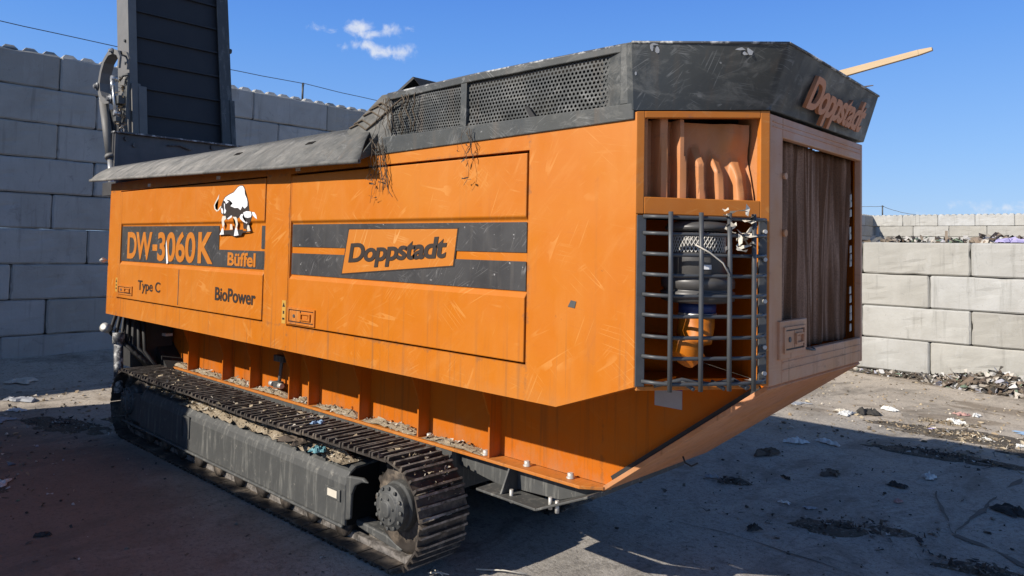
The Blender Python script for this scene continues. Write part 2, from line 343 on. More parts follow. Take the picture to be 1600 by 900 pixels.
def screen_fn(gg, b):
    p = gg.pos()
    def pleat(sy, sz, w, off):
        n_ = gg.noise(gg.map(p, (0, sy, sz), (0, 0, 0), (off, off, off)), 1.0, 1, .4, 0)
        return gg.math('POWER', gg.math('SUBTRACT', 1.0, gg.math('MULTIPLY', gg.math('ABSOLUTE', gg.math('SUBTRACT', n_, .5)), w), clamp=True), 2.0)
    v = gg.math('MAXIMUM', pleat(11, .32, 14.0, 3.0), gg.math('MULTIPLY', pleat(17, .45, 12.0, 8.0), .7))
    base = gg.mix(gg.ramp(v, (.05, 0.0), (.9, 1.0)), (.165, .078, .040), (.45, .27, .18))
    base = gg.mix(gg.ramp(gg.noise(p, 3, 5), (.5, 0.0), (.75, .35)), base, (.20, .13, .09))
    base = gg.mix(gg.ramp(gg.noise(p, 160, 1), (.48, 0.0), (.56, .3)), base, (.03, .016, .009))
    return {'Base Color': base}
M['screen'] = mat('dusty_brown_dust_screen', screen_fn, .85, spec=.2)
M['insul'] = mat('dusty_orange_panel', orange_fn(.44, .3), .8, spec=.2)
M['foam'] = mat('torn_brown_foam', dirt_fn((.34, .17, .085), (.40, .26, .17), (.46, .37, .28)), .95)

# ---------------------------------------------------------------- mesh helpers
def nb(): return bmesh.new()
def box(bm, x0, x1, y0, y1, z0, z1):
    vs = [bm.verts.new((x, y, z)) for x in (x0, x1) for y in (y0, y1) for z in (z0, z1)]
    for f in ((0, 1, 3, 2), (4, 6, 7, 5), (0, 4, 5, 1), (2, 3, 7, 6), (0, 2, 6, 4), (1, 5, 7, 3)): bm.faces.new([vs[i] for i in f])
    return vs
def hexa(bm, bot, top):
    """solid from two equal polygons"""
    a = [bm.verts.new(p) for p in bot]; b = [bm.verts.new(p) for p in top]; n = len(a)
    bm.faces.new(a[::-1]); bm.faces.new(b)
    for i in range(n): bm.faces.new((a[i], a[(i+1) % n], b[(i+1) % n], b[i]))
    return a + b
def prism(bm, pts, axis, a, b):
    """polygon in the plane of the other two axes, extruded along axis"""
    def P(p, t): return {'x': (t, p[0], p[1]), 'y': (p[0], t, p[1]), 'z': (p[0], p[1], t)}[axis]
    return hexa(bm, [P(p, a) for p in pts], [P(p, b) for p in pts])
def frame_of(d):
    d = Vector(d).normalized(); up = Vector((0, 0, 1)) if abs(d.z) < .9 else Vector((1, 0, 0))
    s = d.cross(up).normalized(); return d, s, s.cross(d)
def tube(bm, pts, r, n=8, cap=True):
    pts = [Vector(p) for p in pts]; rs = r if isinstance(r, (list, tuple)) else [r]*len(pts); rings = []
    for i, p in enumerate(pts):
        d = (pts[min(i+1, len(pts)-1)] - pts[max(i-1, 0)])
        d, s, u = frame_of(d)
        rings.append([bm.verts.new(p + rs[i]*(math.cos(6.28318*k/n)*s + math.sin(6.28318*k/n)*u)) for k in range(n)])
    for A, B in zip(rings, rings[1:]):
        for k in range(n):
            f = bm.faces.new((A[k], A[(k+1) % n], B[(k+1) % n], B[k])); f.smooth = True
    if cap: bm.faces.new(rings[0][::-1]); bm.faces.new(rings[-1])
def lathe(bm, prof, origin, axis=(0, 0, 1), n=28):
    """prof: (radius, height) along the axis"""
    d, s, u = frame_of(axis); o = Vector(origin); rings = []
    for r, h in prof:
        rings.append([bm.verts.new(o + d*h + max(r, .0008)*(math.cos(6.28318*k/n)*s + math.sin(6.28318*k/n)*u)) for k in range(n)])
    for A, B in zip(rings, rings[1:]):
        for k in range(n):
            f = bm.faces.new((A[k], A[(k+1) % n], B[(k+1) % n], B[k])); f.smooth = True
    bm.faces.new(rings[0][::-1]); bm.faces.new(rings[-1])
def cyl(bm, a, b, r, n=12): tube(bm, [a, b], r, n)
def link(name, bm, m, parent=None, bevel=0.0, seg=2, recalc=True, smooth_angle=None):
    if recalc: bmesh.ops.recalc_face_normals(bm, faces=bm.faces)
    me = bpy.data.meshes.new(name); bm.to_mesh(me); bm.free()
    ms = m if isinstance(m, (list, tuple)) else [m]
    for x in ms: me.materials.append(M[x])
    o = bpy.data.objects.new(name, me); COL.objects.link(o)
    if parent is not None: adopt(o, parent)
    if bevel:
        bv = o.modifiers.new('bevel', 'BEVEL'); bv.width = bevel; bv.segments = seg; bv.limit_method = 'ANGLE'; bv.angle_limit = R(40)
        bv.harden_normals = False
    return o
def link_each(name, bm, m, parent=None, bevel=0.0, **k):
    """one object per loose piece"""
    bm.verts.index_update(); seen = set(); out = []
    for v in bm.verts:
        if v in seen: continue
        st = [v]; seen.add(v); isl = []
        while st:
            a = st.pop(); isl.append(a)
            for e in a.link_edges:
                b = e.other_vert(a)
                if b not in seen: seen.add(b); st.append(b)
        nbm = bmesh.new(); mp = {a: nbm.verts.new(a.co) for a in isl}; fs = set(f for a in isl for f in a.link_faces)
        for f in fs: nf = nbm.faces.new([mp[x] for x in f.verts]); nf.smooth = f.smooth
        out.append(link(name, nbm, m, parent, bevel, **k))
    bm.free(); return out
ORG = {}
def adopt(o, parent):
    o.parent = parent
    base = ORG.get(parent.name)
    if base is not None: o.location = o.location - base          # meshes are written in world coordinates
def thing(name, label, cat, loc, group=None):
    e = bpy.data.objects.new(name, None); COL.objects.link(e); e.location = loc; e.empty_display_size = .2
    e['label'] = label; e['category'] = cat
    if group: e['group'] = group
    ORG[e.name] = Vector(loc)
    return e
def tag(o, label=None, cat=None, group=None, kind=None):
    if label: o['label'] = label
    if cat: o['category'] = cat
    if group: o['group'] = group
    if kind: o['kind'] = kind
    return o
_txt = {}
def text_bm(body, origin, ex, ey, w, h, depth=.003, bold=.0, shear=0.0, spacing=1.0, slope=0.0):
    """lettering stretched to w x h; ex reads along, ey up, thickness along ex x ey; slope lifts the line along its run"""
    cu = bpy.data.curves.new('txt', 'FONT'); cu.body = body; cu.size = 1.0; cu.offset = bold; cu.shear = shear; cu.space_character = spacing
    cu.resolution_u = 5; cu.extrude = 0.5
    ob = bpy.data.objects.new('txt', cu); COL.objects.link(ob)
    dg = bpy.context.evaluated_depsgraph_get(); dg.update()
    me = bpy.data.meshes.new_from_object(ob.evaluated_get(dg))
    bpy.data.objects.remove(ob); bpy.data.curves.remove(cu)
    xs = [v.co.x for v in me.vertices]; ys_ = [v.co.y for v in me.vertices]
    x0, x1, y0, y1 = min(xs), max(xs), min(ys_), max(ys_)
    ex = Vector(ex).normalized(); ey = Vector(ey).normalized(); ez = ex.cross(ey); o = Vector(origin)
    bm = bmesh.new(); bm.from_mesh(me); bpy.data.meshes.remove(me)
    for v in bm.verts:
        a = (v.co.x-x0)/(x1-x0); c = (v.co.y-y0)/(y1-y0); t = v.co.z + .5
        v.co = o + ex*(a*w) + ey*(c*h + a*slope) + ez*(t*depth)
    return bm
def poly_y(bm, pts, y, t=.002):
    """thin plate facing -Y"""
    return prism(bm, pts, 'y', y - t, y)
def rough_tube(bm, a, b, r, n, amp, seed): pass

def crumple(name, m, loc, size, label, cat, group=None, flatness=.35, seed=0, seg=12, rot=None, aspect=1.0):
    """a crumpled sheet lying on what is under it"""
    rnd = random.Random(seed); bm = nb()
    grid = [[None]*(seg+1) for _ in range(seg+1)]
    off = Vector((rnd.uniform(-50, 50), rnd.uniform(-50, 50), rnd.uniform(-50, 50)))
    for i in range(seg+1):
        for j in range(seg+1):
            u, v = i/seg - .5, j/seg - .5
            an = math.atan2(v, u); rr = 1.0 + .75*mnoise.noise(Vector((math.cos(an)*1.6, math.sin(an)*1.6, 0)) + off)
            p = Vector((u*size*rr, v*size*aspect*rr, 0))
            q = p*(3.2/size) + off
            p += Vector((mnoise.noise(q), mnoise.noise(q + Vector((9, 0, 0))), 0))*size*.22
            z = (abs(mnoise.noise(q*1.5 + Vector((0, 7, 0))))*.75 + abs(mnoise.noise(q*3.9))*.55 + .12)*size*flatness*.62
            ed = min(1, 3.2*(1 - 2*max(abs(u), abs(v))) + .18)
            grid[i][j] = bm.verts.new((p.x, p.y, .006 + z*ed))
    for i in range(seg):
        for j in range(seg):
            bm.faces.new((grid[i][j], grid[i+1][j], grid[i+1][j+1], grid[i][j+1]))
    rz = rnd.uniform(0, 6.28) if rot is None else rot
    bmesh.ops.rotate(bm, verts=bm.verts, cent=(0, 0, 0), matrix=Matrix.Rotation(rz, 3, 'Z'))
    o = link(name, bm, m); o.location = loc
    s = o.modifiers.new('solid', 'SOLIDIFY'); s.thickness = .0025
    tag(o, label, cat, group)
    return o
def shard(bm, c, s, rnd, flat_=.5):
    """one loose chip: a twisted little sheet"""
    ax = Vector((rnd.gauss(0, 1), rnd.gauss(0, 1), rnd.gauss(0, 1)*flat_)).normalized()
    d, a, b = frame_of(ax); L = s*rnd.uniform(.5, 1.5); W = s*rnd.uniform(.18, .7)
    c = Vector(c); k = []
    for i in (-1, 0, 1):
        for j in (-1, 1):
            k.append(bm.verts.new(c + d*(L*.5*i) + a*(W*.5*j*rnd.uniform(.5, 1.1)) + b*(s*.25*rnd.uniform(-1, 1))))
    bm.faces.new((k[0], k[1], k[3], k[2])); bm.faces.new((k[2], k[3], k[5], k[4]))
def lump(bm, c, s, rnd):
    bb = bmesh.ops.create_icosphere(bm, subdivisions=1, radius=s)
    o = Vector((rnd.uniform(-9, 9),)*3); c = Vector(c); sc = Vector((rnd.uniform(.6, 1.5), rnd.uniform(.6, 1.5), rnd.uniform(.4, .9)))
    for v in bb['verts']:
        k = 1 + .7*mnoise.noise(v.co*(1.4/s) + o)
        v.co = Vector((v.co.x*sc.x, v.co.y*sc.y, v.co.z*sc.z))*k + c

# ================================================================ GROUND
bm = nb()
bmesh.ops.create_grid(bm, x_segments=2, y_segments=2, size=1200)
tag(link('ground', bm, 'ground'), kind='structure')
# soil banked up against the left wall
bm = nb(); N = 60
rows = []
for i in range(N+1):
    y = -8 + 40*i/N
    h = .19 + .05*mnoise.noise(Vector((y*.7, 0, 0)))
    rows.append([bm.verts.new((x, y, z)) for x, z in ((-14.45, h), (-14.1, h*.93), (-13.6, h*.55 + .03*mnoise.noise(Vector((y, 3, 0)))), (-12.9, h*.22), (-12.1, .004))])
for A, B in zip(rows, rows[1:]):
    for k in range(4):
        f = bm.faces.new((A[k], A[k+1], B[k+1], B[k])); f.smooth = True
tag(link('soil_bank', bm, 'ground'), kind='structure')

def ribbon(name, pts, w, m='crack', seed=1, z=.004, amp=.05):
    rnd = random.Random(seed); bm = nb(); dense = []
    for (a, b) in zip(pts, pts[1:]):
        a, b = Vector(a), Vector(b); n = max(2, int((b-a).length/.09))
        for i in range(n): dense.append(a.lerp(b, i/n))
    dense.append(Vector(pts[-1])); prev = None
    for i, p in enumerate(dense):
        d = (dense[min(i+1, len(dense)-1)] - dense[max(i-1, 0)]).normalized(); s = Vector((-d.y, d.x))
        c = p + s*amp*mnoise.noise(Vector((p.x*3, p.y*3, seed)))
        ww = w*max(0.0, .30 + 1.5*mnoise.noise(Vector((p.x*2.6, p.y*2.6, seed+5.5))) + .5*mnoise.noise(Vector((p.x*11, p.y*11, seed))))
        a = bm.verts.new((c.x + s.x*ww, c.y + s.y*ww, z)); b = bm.verts.new((c.x - s.x*ww, c.y - s.y*ww, z))
        if prev: bm.faces.new((prev[0], a, b, prev[1]))
        prev = (a, b)
    return tag(link(name, bm, m), kind='structure')
ribbon('ground_crack', [(-1.2, 9.6), (-1.37, 9.1), (-1.47, 7.7), (-1.46, 6.8)], .036, seed=2)
ribbon('ground_crack', [(-1.46, 6.8), (-1.05, 6.55), (-.6, 6.1)], .06, seed=3, z=.006)
ribbon('ground_crack', [(-1.46, 6.8), (-1.75, 7.5), (-1.86, 7.9)], .014, seed=4, z=.008)
ribbon('ground_crack', [(-1.3, 5.4), (-2.0, 5.45), (-2.9, 5.5), (-3.6, 5.3)], .007, seed=5)

# ================================================================ CONCRETE BLOCK WALLS
BL, BH, BT = 1.8, .6, .6
def block_mesh(along, knobs, length=BL):
    """one precast block, its long face towards the yard; along 'x' or 'y'"""
    bm = nb()
    if along == 'y': box(bm, -BT, 0, .006, length-.006, .005, BH-.004)
    else: box(bm, .006, length-.006, 0, BT, .005, BH-.004)
    bmesh.ops.bevel(bm, geom=bm.edges[:], offset=.026, segments=1, affect='EDGES')
    bmesh.ops.subdivide_edges(bm, edges=[e for e in bm.edges if e.calc_length() > .3], cuts=7, use_grid_fill=True)
    so = Vector((length*3 + (length*1e6 % 10)*7.7, 5 if along == 'y' else 9, 2 if knobs else 6))
    for v in bm.verts:
        k = mnoise.noise(v.co*4.5 + so); v.co += Vector((k, mnoise.noise(v.co*4.5 + so*2), mnoise.noise(v.co*5 + so*3)))*.007
        if abs(k) > .42: v.co -= (v.co - Vector((-.3 if along == 'y' else length/2, length/2 if along == 'y' else .3, .3))).normalized()*.014
    if knobs:
        n = int(round(length/.3))
        for i in range(n):
            for j in (0, 1):
                c = (i+.5)*.3; t = .15 + .3*j
                a = .115; b_ = .06
                x, y = ((-t, c) if along == 'y' else (c, t))
                hexa(bm, [(x-a, y-a, BH-.002), (x+a, y-a, BH-.002), (x+a, y+a, BH-.002), (x-a, y+a, BH-.002)],
                     [(x-b_, y-b_, BH+.065), (x+b_, y-b_, BH+.065), (x+b_, y+b_, BH+.065), (x-b_, y+b_, BH+.065)])
    bmesh.ops.recalc_face_normals(bm, faces=bm.faces)
    me = bpy.data.meshes.new('concrete_block'); bm.to_mesh(me); bm.free(); me.materials.append(M['concrete']); return me
BM_ = {}
def block(parent, along, p, knobs=False, length=BL):
    k = (along, knobs, round(length + (int(abs(p[0]*7 + p[1]*3 + p[2]*5)) % 4)*1e-6, 7))
    if k not in BM_: BM_[k] = block_mesh(*k)
    rj = random.Random(hash((round(p[0], 2), round(p[1], 2), round(p[2], 2))) & 0xffff)
    o = bpy.data.objects.new('concrete_block', BM_[k]); COL.objects.link(o)
    j = rj.uniform(-.02, .02)
    o.location = Vector(p) + (Vector((j, 0, 0)) if along == 'y' else Vector((0, j, 0)))
    adopt(o, parent); return o
def rest(parent, boxes):
    bm = nb()
    for b in boxes: box(bm, *b)
    o = link('concrete_block', bm, 'concrete', parent, .017, 1); o['kind'] = 'stuff'; return o

LW = -14.4
wl = thing('concrete_block_wall', 'tall shaded grey concrete block wall behind the machine with a wire along its top', 'wall', (LW, 5, 0))
offs = [4.0, 4.6, 4.0, 4.6, 3.97, 4.55, 3.4, 3.95, 3.3]
rb = []
for r_, o_ in enumerate(offs):
    z = 4.74 - .6*r_
    for k in range(-8, 16):
        y = o_ + 1.8*k
        if 1.0 < y + 1.8 and y < 12.8: block(wl, 'y', (LW, y, z), r_ == 0)
        else: rb.append((LW-BT, LW, y, y+1.8, z, z+.6))
rest(wl, rb)
wf = thing('concrete_block_wall', 'far end of the grey concrete block wall, dark strip right behind the dust screen', 'wall', (LW, 40, 0))
rb = []
for r_ in range(8):
    z = 3.94 - .6*r_
    for k in range(10):
        y = 31.4 + 1.8*k - (.9 if r_ % 2 else 0)
        if r_ < 4: block(wf, 'y', (LW, y, z), r_ == 0)
        else: rb.append((LW-BT, LW, y, y+1.8, z, z+.6))
rest(wf, rb)
wb = thing('concrete_block_wall', 'distant sunlit concrete block wall with toothed top closing the yard', 'wall', (-4, 47.2, 0))
rb = []
for r_ in range(8):
    z = 3.94 - .6*r_
    o_ = -14.6 if r_ % 2 == 0 else -14.05
    for k in range(12):
        x = o_ + 1.8*k
        if r_ < 4: block(wb, 'x', (x, 47.2, z), r_ == 0)
        else: rb.append((x, x+1.8, 47.2, 47.2+BT, z, z+.6))
rest(wb, rb)
wr = thing('concrete_block_wall', 'low bright sunlit concrete block wall of four courses beside the yard', 'wall', (-3, 15.2, 0))
for r_ in range(4):
    z = 1.84 - .6*r_
    o_ = -3.03 if r_ % 2 == 0 else -3.68
    for k in range(-4, 5): block(wr, 'x', (o_ + 1.8*k, 15.2, z), False)
# unseen stepped block wall, added and shaped to shade the near ground
wn = thing('concrete_block_wall', 'stepped concrete block wall added out of view to cast the shadow on the tracks', 'wall', (-9, -2, 0))
for r_ in range(7):
    for k in range(0, 4):
        x = -12.50 + 1.75*k
        z = r_*.6 - .16
        if r_ == 6 and k > 1: continue
        block(wn, 'x', (x, -2.6, z), r_ == (6 if k <= 1 else 5), 1.75)

# wire on posts along the wall tops
bm = nb()
def sagline(bm, a, b, sag, r=.011, n=14, kinks=.02):
    a, b = Vector(a), Vector(b)
    pts = []
    for i in range(n+1):
        t = i/n; p = a.lerp(b, t); p.z -= sag*4*t*(1-t); p.z += kinks*mnoise.noise(Vector((t*9+a.x, b.y, 3)))
        pts.append(p)
    tube(bm, pts, r, 5)
for a, b, s in (((LW-.3, 8.93, 5.78), (LW-.3, 2.0, 5.86), .05), ((LW-.3, 2.0, 5.86), (LW-.3, -5, 5.86), .08), ((LW-.3, 8.93, 5.78), (LW-.3, 16, 5.76), .07)): sagline(bm, a, b, s, .008)
tag(link('wire', bm, 'steel_dark'), 'thin dark wire strung above the tall shaded block wall', 'wire')
for y in (2.0, 8.93):
    bm = nb(); cyl(bm, (LW-.3, y, 5.3), (LW-.3, y, 5.86 if y < 5 else 5.79), .024, 8); cyl(bm, (LW-.33, y, 5.74), (LW-.25, y, 5.74), .012, 6)
    tag(link('wire_post', bm, 'steel_dark'), 'short dark post holding the wire, left of the torn hood corner' if y > 5 else 'short dark wire post on the tall shaded wall, left of the conveyor', 'post')
bm = nb()
for a, b in (((-16.9, 47.6, 5.35), (-14.0, 47.6, 5.15)), ((-14.0, 47.6, 5.15), (-12.2, 47.6, 4.62))): sagline(bm, a, b, .08, .014)
tag(link('wire', bm, 'steel_dark'), 'distant thin wire falling towards the toothed back wall', 'wire')
bm = nb(); cyl(bm, (-14.0, 47.6, 4.5), (-14.0, 47.6, 5.2), .04, 6); cyl(bm, (-14.05, 47.6, 5.14), (-13.92, 47.6, 5.14), .02, 6)
tag(link('wire_post', bm, 'steel_dark'), 'small distant post above the far corner of the walls', 'post')

# ================================================================ THE SHREDDER
T = thing('tracked_shredder', 'big orange tracked waste shredder with charcoal hood and raised black conveyor', 'shredder', (-5.5, 4.15, 0))
YS, YF, YB = 3.1, 3.83, 5.2           # side skin, lower frame, far side
ZB, ZT = 1.337, 2.815
XE = -1.618                            # end face
CA, CB = Vector((-2.033, YS, 0)), Vector((XE, 3.69, 0))
CU = (CB - CA).normalized(); CN = Vector((CU.y, -CU.x, 0)); CL = (CB - CA).length
def ch(u, off, z): return CA + CU*u + CN*off + Vector((0, 0, z))
def cbox(bm, u0, u1, o0, o1, z0, z1):
    return hexa(bm, [ch(u0, o0, z0), ch(u1, o0, z0), ch(u1, o1, z0), ch(u0, o1, z0)], [ch(u0, o0, z1), ch(u1, o0, z1), ch(u1, o1, z1), ch(u0, o1, z1)])

# inner housing that closes the body behind the doors and over the tracks
bm = nb()
box(bm, -9.09, -2.95, YS+.075, YF+.02, ZB+.012, ZT-.03)
box(bm, -9.09, -2.95, YF+.021, YB-.03, 1.2, ZT-.03)
box(bm, -2.949, -2.2, 4.75, YB-.03, 1.6, 2.86)
link('housing', bm, 'dark_void', T)

# side skin with the two door openings
D1 = (-8.80, -5.60, 1.53, 2.72); D2 = (-5.232, -2.735, 1.53, 2.715)
bm = nb(); t0, t1 = YS, YS+.06
prism(bm, [(-9.11, ZB), (-2.517, ZB), (-2.033, 1.509), (-2.033, 1.53), (-9.11, 1.53)], 'y', t0, t1)
prism(bm, [(-9.11, 2.72), (-2.033, 2.72), (-2.033, ZT+.04), (-9.11, ZT)], 'y', t0, t1)
for x0, x1 in ((-9.11, D1[0]), (D1[1], D2[0]), (D2[1], -2.033)): box(bm, x0, x1, t0, t1, 1.53, 2.72)
# return of the bottom edge under the overhang
box(bm, -9.11, -2.54, t1, YF, ZB, ZB+.011)
side = link('side_panel', bm, 'orange', T)
bm = nb()
hexa(bm, [(-2.517, t1, ZB), (-2.517, 3.5, ZB), (-2.033, 3.5, 1.509), (-2.033, t1, 1.509)], [(-2.517, t1, ZB+.01), (-2.517, 3.5, ZB+.01), (-2.033, 3.5, 1.519), (-2.033, t1, 1.519)])
box(bm, -9.11, -9.05, t1, YB, ZB+.02, ZT-.01)

link_each('underside_panel', bm, 'orange_plain', T)

def door(D, band, left_margin, wide_stile, label):
    x0, x1, z0, z1 = D[0]+.012, D[1]-.012, D[2]+.012, D[3]-.012
    yf = YS-.006; yr = YS+.014
    zb0, zb1 = band
    bm = nb()
    prof = [(yf, z0), (yf, zb0-.028), (yr, zb0), (yr, zb1), (yf, zb1+.02), (yf, z1), (YS+.05, z1), (YS+.05, z0)]
    prism(bm, prof, 'x', x0+left_margin, x1)
    if left_margin:
        box(bm, x0, x0+left_margin-.0005, yf, YS+.05, z0, z1)
    o = link('door', bm, 'orange', T, .006, 2)
    return o
door1 = door(D1, (1.935, 2.335), .05, 0, None)
door2 = door(D2, (1.925, 2.330), .016, 0, None)
# the left door's second leaf seam
yd = YS+.014 - .004
bm = nb(); box(bm, -7.205, -7.196, YS-.009, YS-.004, 1.56, 1.90); link('seam', bm, 'steel_dark', door1)
# --- bands and lettering, left door
bm = nb()
poly_y(bm, [(-8.735, 1.945), (-5.615, 1.955), (-5.615, 2.105), (-6.428, 2.105), (-6.428, 2.318), (-8.735, 2.326)], yd)
poly_y(bm, [(-5.672, 2.125), (-5.615, 2.125), (-5.615, 2.314), (-5.672, 2.314)], yd)
link_each('stripe', bm, 'decal_black', door1)
EX, EZ = (1, 0, 0), (0, 0, 1)
link('lettering', text_bm('DW', (-8.56, yd-.003, 1.972), EX, EZ, .66, .290, .003, .030, 0, .95), 'orange_logo', door1)
bm = nb(); poly_y(bm, [(-7.885, 2.07), (-7.765, 2.07), (-7.765, 2.135), (-7.885, 2.135)], yd-.003); link('lettering', bm, 'orange_logo', door1)
link('lettering', text_bm('3060', (-7.755, yd-.003, 1.968), EX, EZ, .865, .298, .003, .026, 0, .98), 'orange_logo', door1)
link('lettering', text_bm('K', (-6.835, yd-.003, 1.972), EX, EZ, .305, .290, .003, .030), 'orange_logo', door1)
link('lettering', text_bm('Büffel', (-6.245, yd-.003, 1.968), EX, EZ, .49, .118, .003, .03), 'orange_logo', door1)
link('lettering', text_bm('Type C', (-8.19, YS-.007, 1.622), EX, EZ, .57, .135, .003, .012), 'letter_black', door1)
link('lettering', text_bm('BioPower', (-6.43, YS-.007, 1.655), EX, EZ, .72, .118, .003, .02), 'letter_black', door1)
# white scrape down the band
bm = nb(); poly_y(bm, [(-7.545, 2.15), (-7.535, 2.18), (-7.515, 2.10), (-7.475, 1.955), (-7.515, 1.945), (-7.53, 2.02)], yd-.009, .001)
link('scrape', bm, 'white', door1)
# --- bull emblem (drawn from the decal: outline, white back, legs, head, ground shadow)
def bz(px, py):                       # emblem sheet units to door plane
    return (-6.597 + px*.00131, 2.713 - py*.000598)
# y units: measured on the door 2.69 (top 0) .. 2.18 (900)
bp = YS-.006
def bull(pts, lay, m, name='emblem'):
    bm = nb(); prism(bm, [bz(*p) for p in pts], 'y', bp-.0005*lay-.0005, bp-.0005*lay)
    bmesh.ops.triangulate(bm, faces=[f for f in bm.faces if len(f.verts) > 4])
    return link(name, bm, m, door1)
body = [(190, 290), (215, 235), (270, 200), (335, 170), (390, 100), (425, 80), (465, 85), (490, 130), (500, 205), (530, 270), (545, 330), (550, 400), (560, 455), (590, 470), (600, 520), (585, 590), (560, 640), (545, 700), (500, 715), (485, 690), (490, 625), (440, 560), (430, 540), (400, 560), (340, 525), (300, 560), (260, 575), (225, 540), (200, 500), (172, 480), (160, 400), (175, 330)]
bull(body, 1, 'letter_black')
bull([(200, 285), (225, 240), (275, 208), (340, 178), (395, 108), (425, 90), (460, 95), (484, 140), (492, 215), (520, 280), (530, 330), (530, 385), (495, 420), (465, 385), (440, 440), (405, 405), (360, 405), (300, 375), (330, 335), (290, 290), (232, 272), (275, 310), (235, 340), (225, 305)], 2, 'white')
bull([(205, 325), (220, 340), (222, 400), (242, 440), (230, 480), (210, 478), (214, 420)], 2, 'white')
bull([(165, 400), (185, 400), (200, 440), (195, 485), (178, 470)], 2, 'white')
bull([(480, 475), (520, 458), (575, 465), (590, 510), (580, 545), (540, 555), (490, 540)], 3, 'white')
bull([(432, 540), (450, 500), (485, 495), (470, 540), (490, 580), (540, 620), (530, 635), (480, 605), (445, 570)], 3, 'white')
bull([(590, 472), (625, 480), (650, 525), (660, 575), (635, 555), (605, 520)], 2, 'white')
bull([(260, 560), (315, 512), (330, 520), (320, 545), (275, 570)], 3, 'white')
bull([(135, 185), (125, 255), (95, 305), (75, 350), (85, 405), (115, 430), (160, 365), (172, 380), (135, 435), (105, 447), (70, 410), (58, 355), (80, 300), (110, 240)], 2, 'cream_paper')
for leg in ([(190, 520), (235, 515), (245, 560), (215, 590), (225, 640), (205, 700), (190, 640), (182, 575)], [(335, 535), (385, 535), (400, 570), (412, 640), (400, 700), (380, 700), (385, 640), (370, 580)], [(305, 640), (330, 640), (345, 715), (305, 720)], [(540, 660), (560, 655), (582, 735), (545, 745), (535, 705)]):
    bull(leg, 2, 'cream_paper')
for hoof in ([(190, 700), (212, 702), (222, 790), (160, 795), (180, 750)], [(380, 700), (402, 700), (428, 800), (365, 812), (372, 750)]): bull(hoof, 4, 'white')
bull([(150, 730), (480, 720), (490, 740), (605, 735), (560, 755), (480, 765), (460, 805), (360, 818), (300, 790), (135, 800)], 1.5, 'letter_black')

# --- bands and lettering, right door
bm = nb()
poly_y(bm, [(-5.195, 2.148), (-2.752, 2.148), (-2.752, 2.318), (-5.195, 2.322)], yd)
poly_y(bm, [(-5.195, 1.934), (-2.752, 1.934), (-2.752, 2.098), (-5.195, 2.098)], yd)
link_each('stripe', bm, 'decal_black', door2)
bm = nb(); poly_y(bm, [(-4.445, 2.287), (-3.302, 2.288), (-3.336, 2.051), (-4.521, 1.957)], yd-.0025); link('logo_border', bm, 'letter_black', door2)
bm = nb(); poly_y(bm, [(-4.434, 2.280), (-3.311, 2.281), (-3.344, 2.058), (-4.507, 1.966)], yd-.0045); link('logo_plate', bm, 'orange_logo', door2)
link('lettering', text_bm('Doppstadt', (-4.43, yd-.0075, 2.005), EX, EZ, 1.03, .175, .003, .032, .14, .92, .058), 'letter_black', door2)

def latch(parent, o, ex, w, h, m='orange_worn'):
    """flush paddle latch in a raised plate; o lower left, ex along"""
    ex = Vector(ex); nrm = Vector((ex.y, -ex.x, 0)); o = Vector(o)
    def b(bm, a0, a1, c0, c1, d0, d1): hexa(bm, [o+ex*a0+nrm*d0+Vector((0, 0, c0)), o+ex*a1+nrm*d0+Vector((0, 0, c0)), o+ex*a1+nrm*d1+Vector((0, 0, c0)), o+ex*a0+nrm*d1+Vector((0, 0, c0))],
                                            [o+ex*a0+nrm*d0+Vector((0, 0, c1)), o+ex*a1+nrm*d0+Vector((0, 0, c1)), o+ex*a1+nrm*d1+Vector((0, 0, c1)), o+ex*a0+nrm*d1+Vector((0, 0, c1))])
    bm = nb(); r = .014
    b(bm, 0, w, 0, r, 0, .010); b(bm, 0, w, h-r, h, 0, .010); b(bm, 0, r, r, h-r, 0, .010); b(bm, w-r, w, r, h-r, 0, .010)
    bmesh.ops.remove_doubles(bm, verts=bm.verts, dist=.0005)
    l = link_each('latch', bm, m, parent, bevel=0)[0]
    bm = nb(); b(bm, r, w-r, r, h-r, .0005, .0018); link('latch_recess', bm, 'letter_black', parent)
    bm = nb(); b(bm, r+.008, w*.46, r+.008, h-r-.008, .0019, .007); link('latch_plate', bm, m, parent, .002)
    bm = nb(); b(bm, w*.49, w-r-.008, r+.008, h-r-.008, .0019, .006); link('latch_plate', bm, m, parent, .002)
    bm = nb(); b(bm, w*.50, w*.86, h*.30, h*.36, .004, .018); b(bm, w*.50, w*.86, h*.66, h*.72, .004, .018); b(bm, w*.50, w*.53, h*.36, h*.66, .004, .018); b(bm, w*.83, w*.86, h*.36, h*.66, .004, .018)
    b(bm, w*.60, w*.76, h*.42, h*.6, .003, .01)
    h_ = link('handle', bm, m, parent)
    bm = nb(); c = o+ex*(w*.24)+Vector((0, 0, h*.5)); cyl(bm, c+nrm*.002, c+nrm*.012, .014, 10); link('keyhole', bm, 'steel_dark', parent)
    return h_
latch(door1, (-8.735, YS-.0065, 1.583), (1, 0, 0), .40, .098)
latch(door2, (-5.19, YS-.0065, 1.555), (1, 0, 0), .375, .125)
for x, z, hgt in ((-5.300, 1.545, .18), (-8.845, 1.60, .155)):
    bm = nb(); box(bm, x, x+.055, YS-.002, YS, z, z+hgt); s = link('warning_sticker', bm, 'sticker_yellow', T)
    bm = nb(); poly_y(bm, [(x+.010, z+hgt-.05), (x+.045, z+hgt-.05), (x+.0275, z+hgt-.015)], YS-.0025, .0012); box(bm, x+.018, x+.037, YS-.0037, YS-.0025, z+hgt*.42, z+hgt*.55); box(bm, x+.012, x+.043, YS-.0037, YS-.0025, z+.03, z+.045)
    link('pictogram', bm, 'letter_black', s)
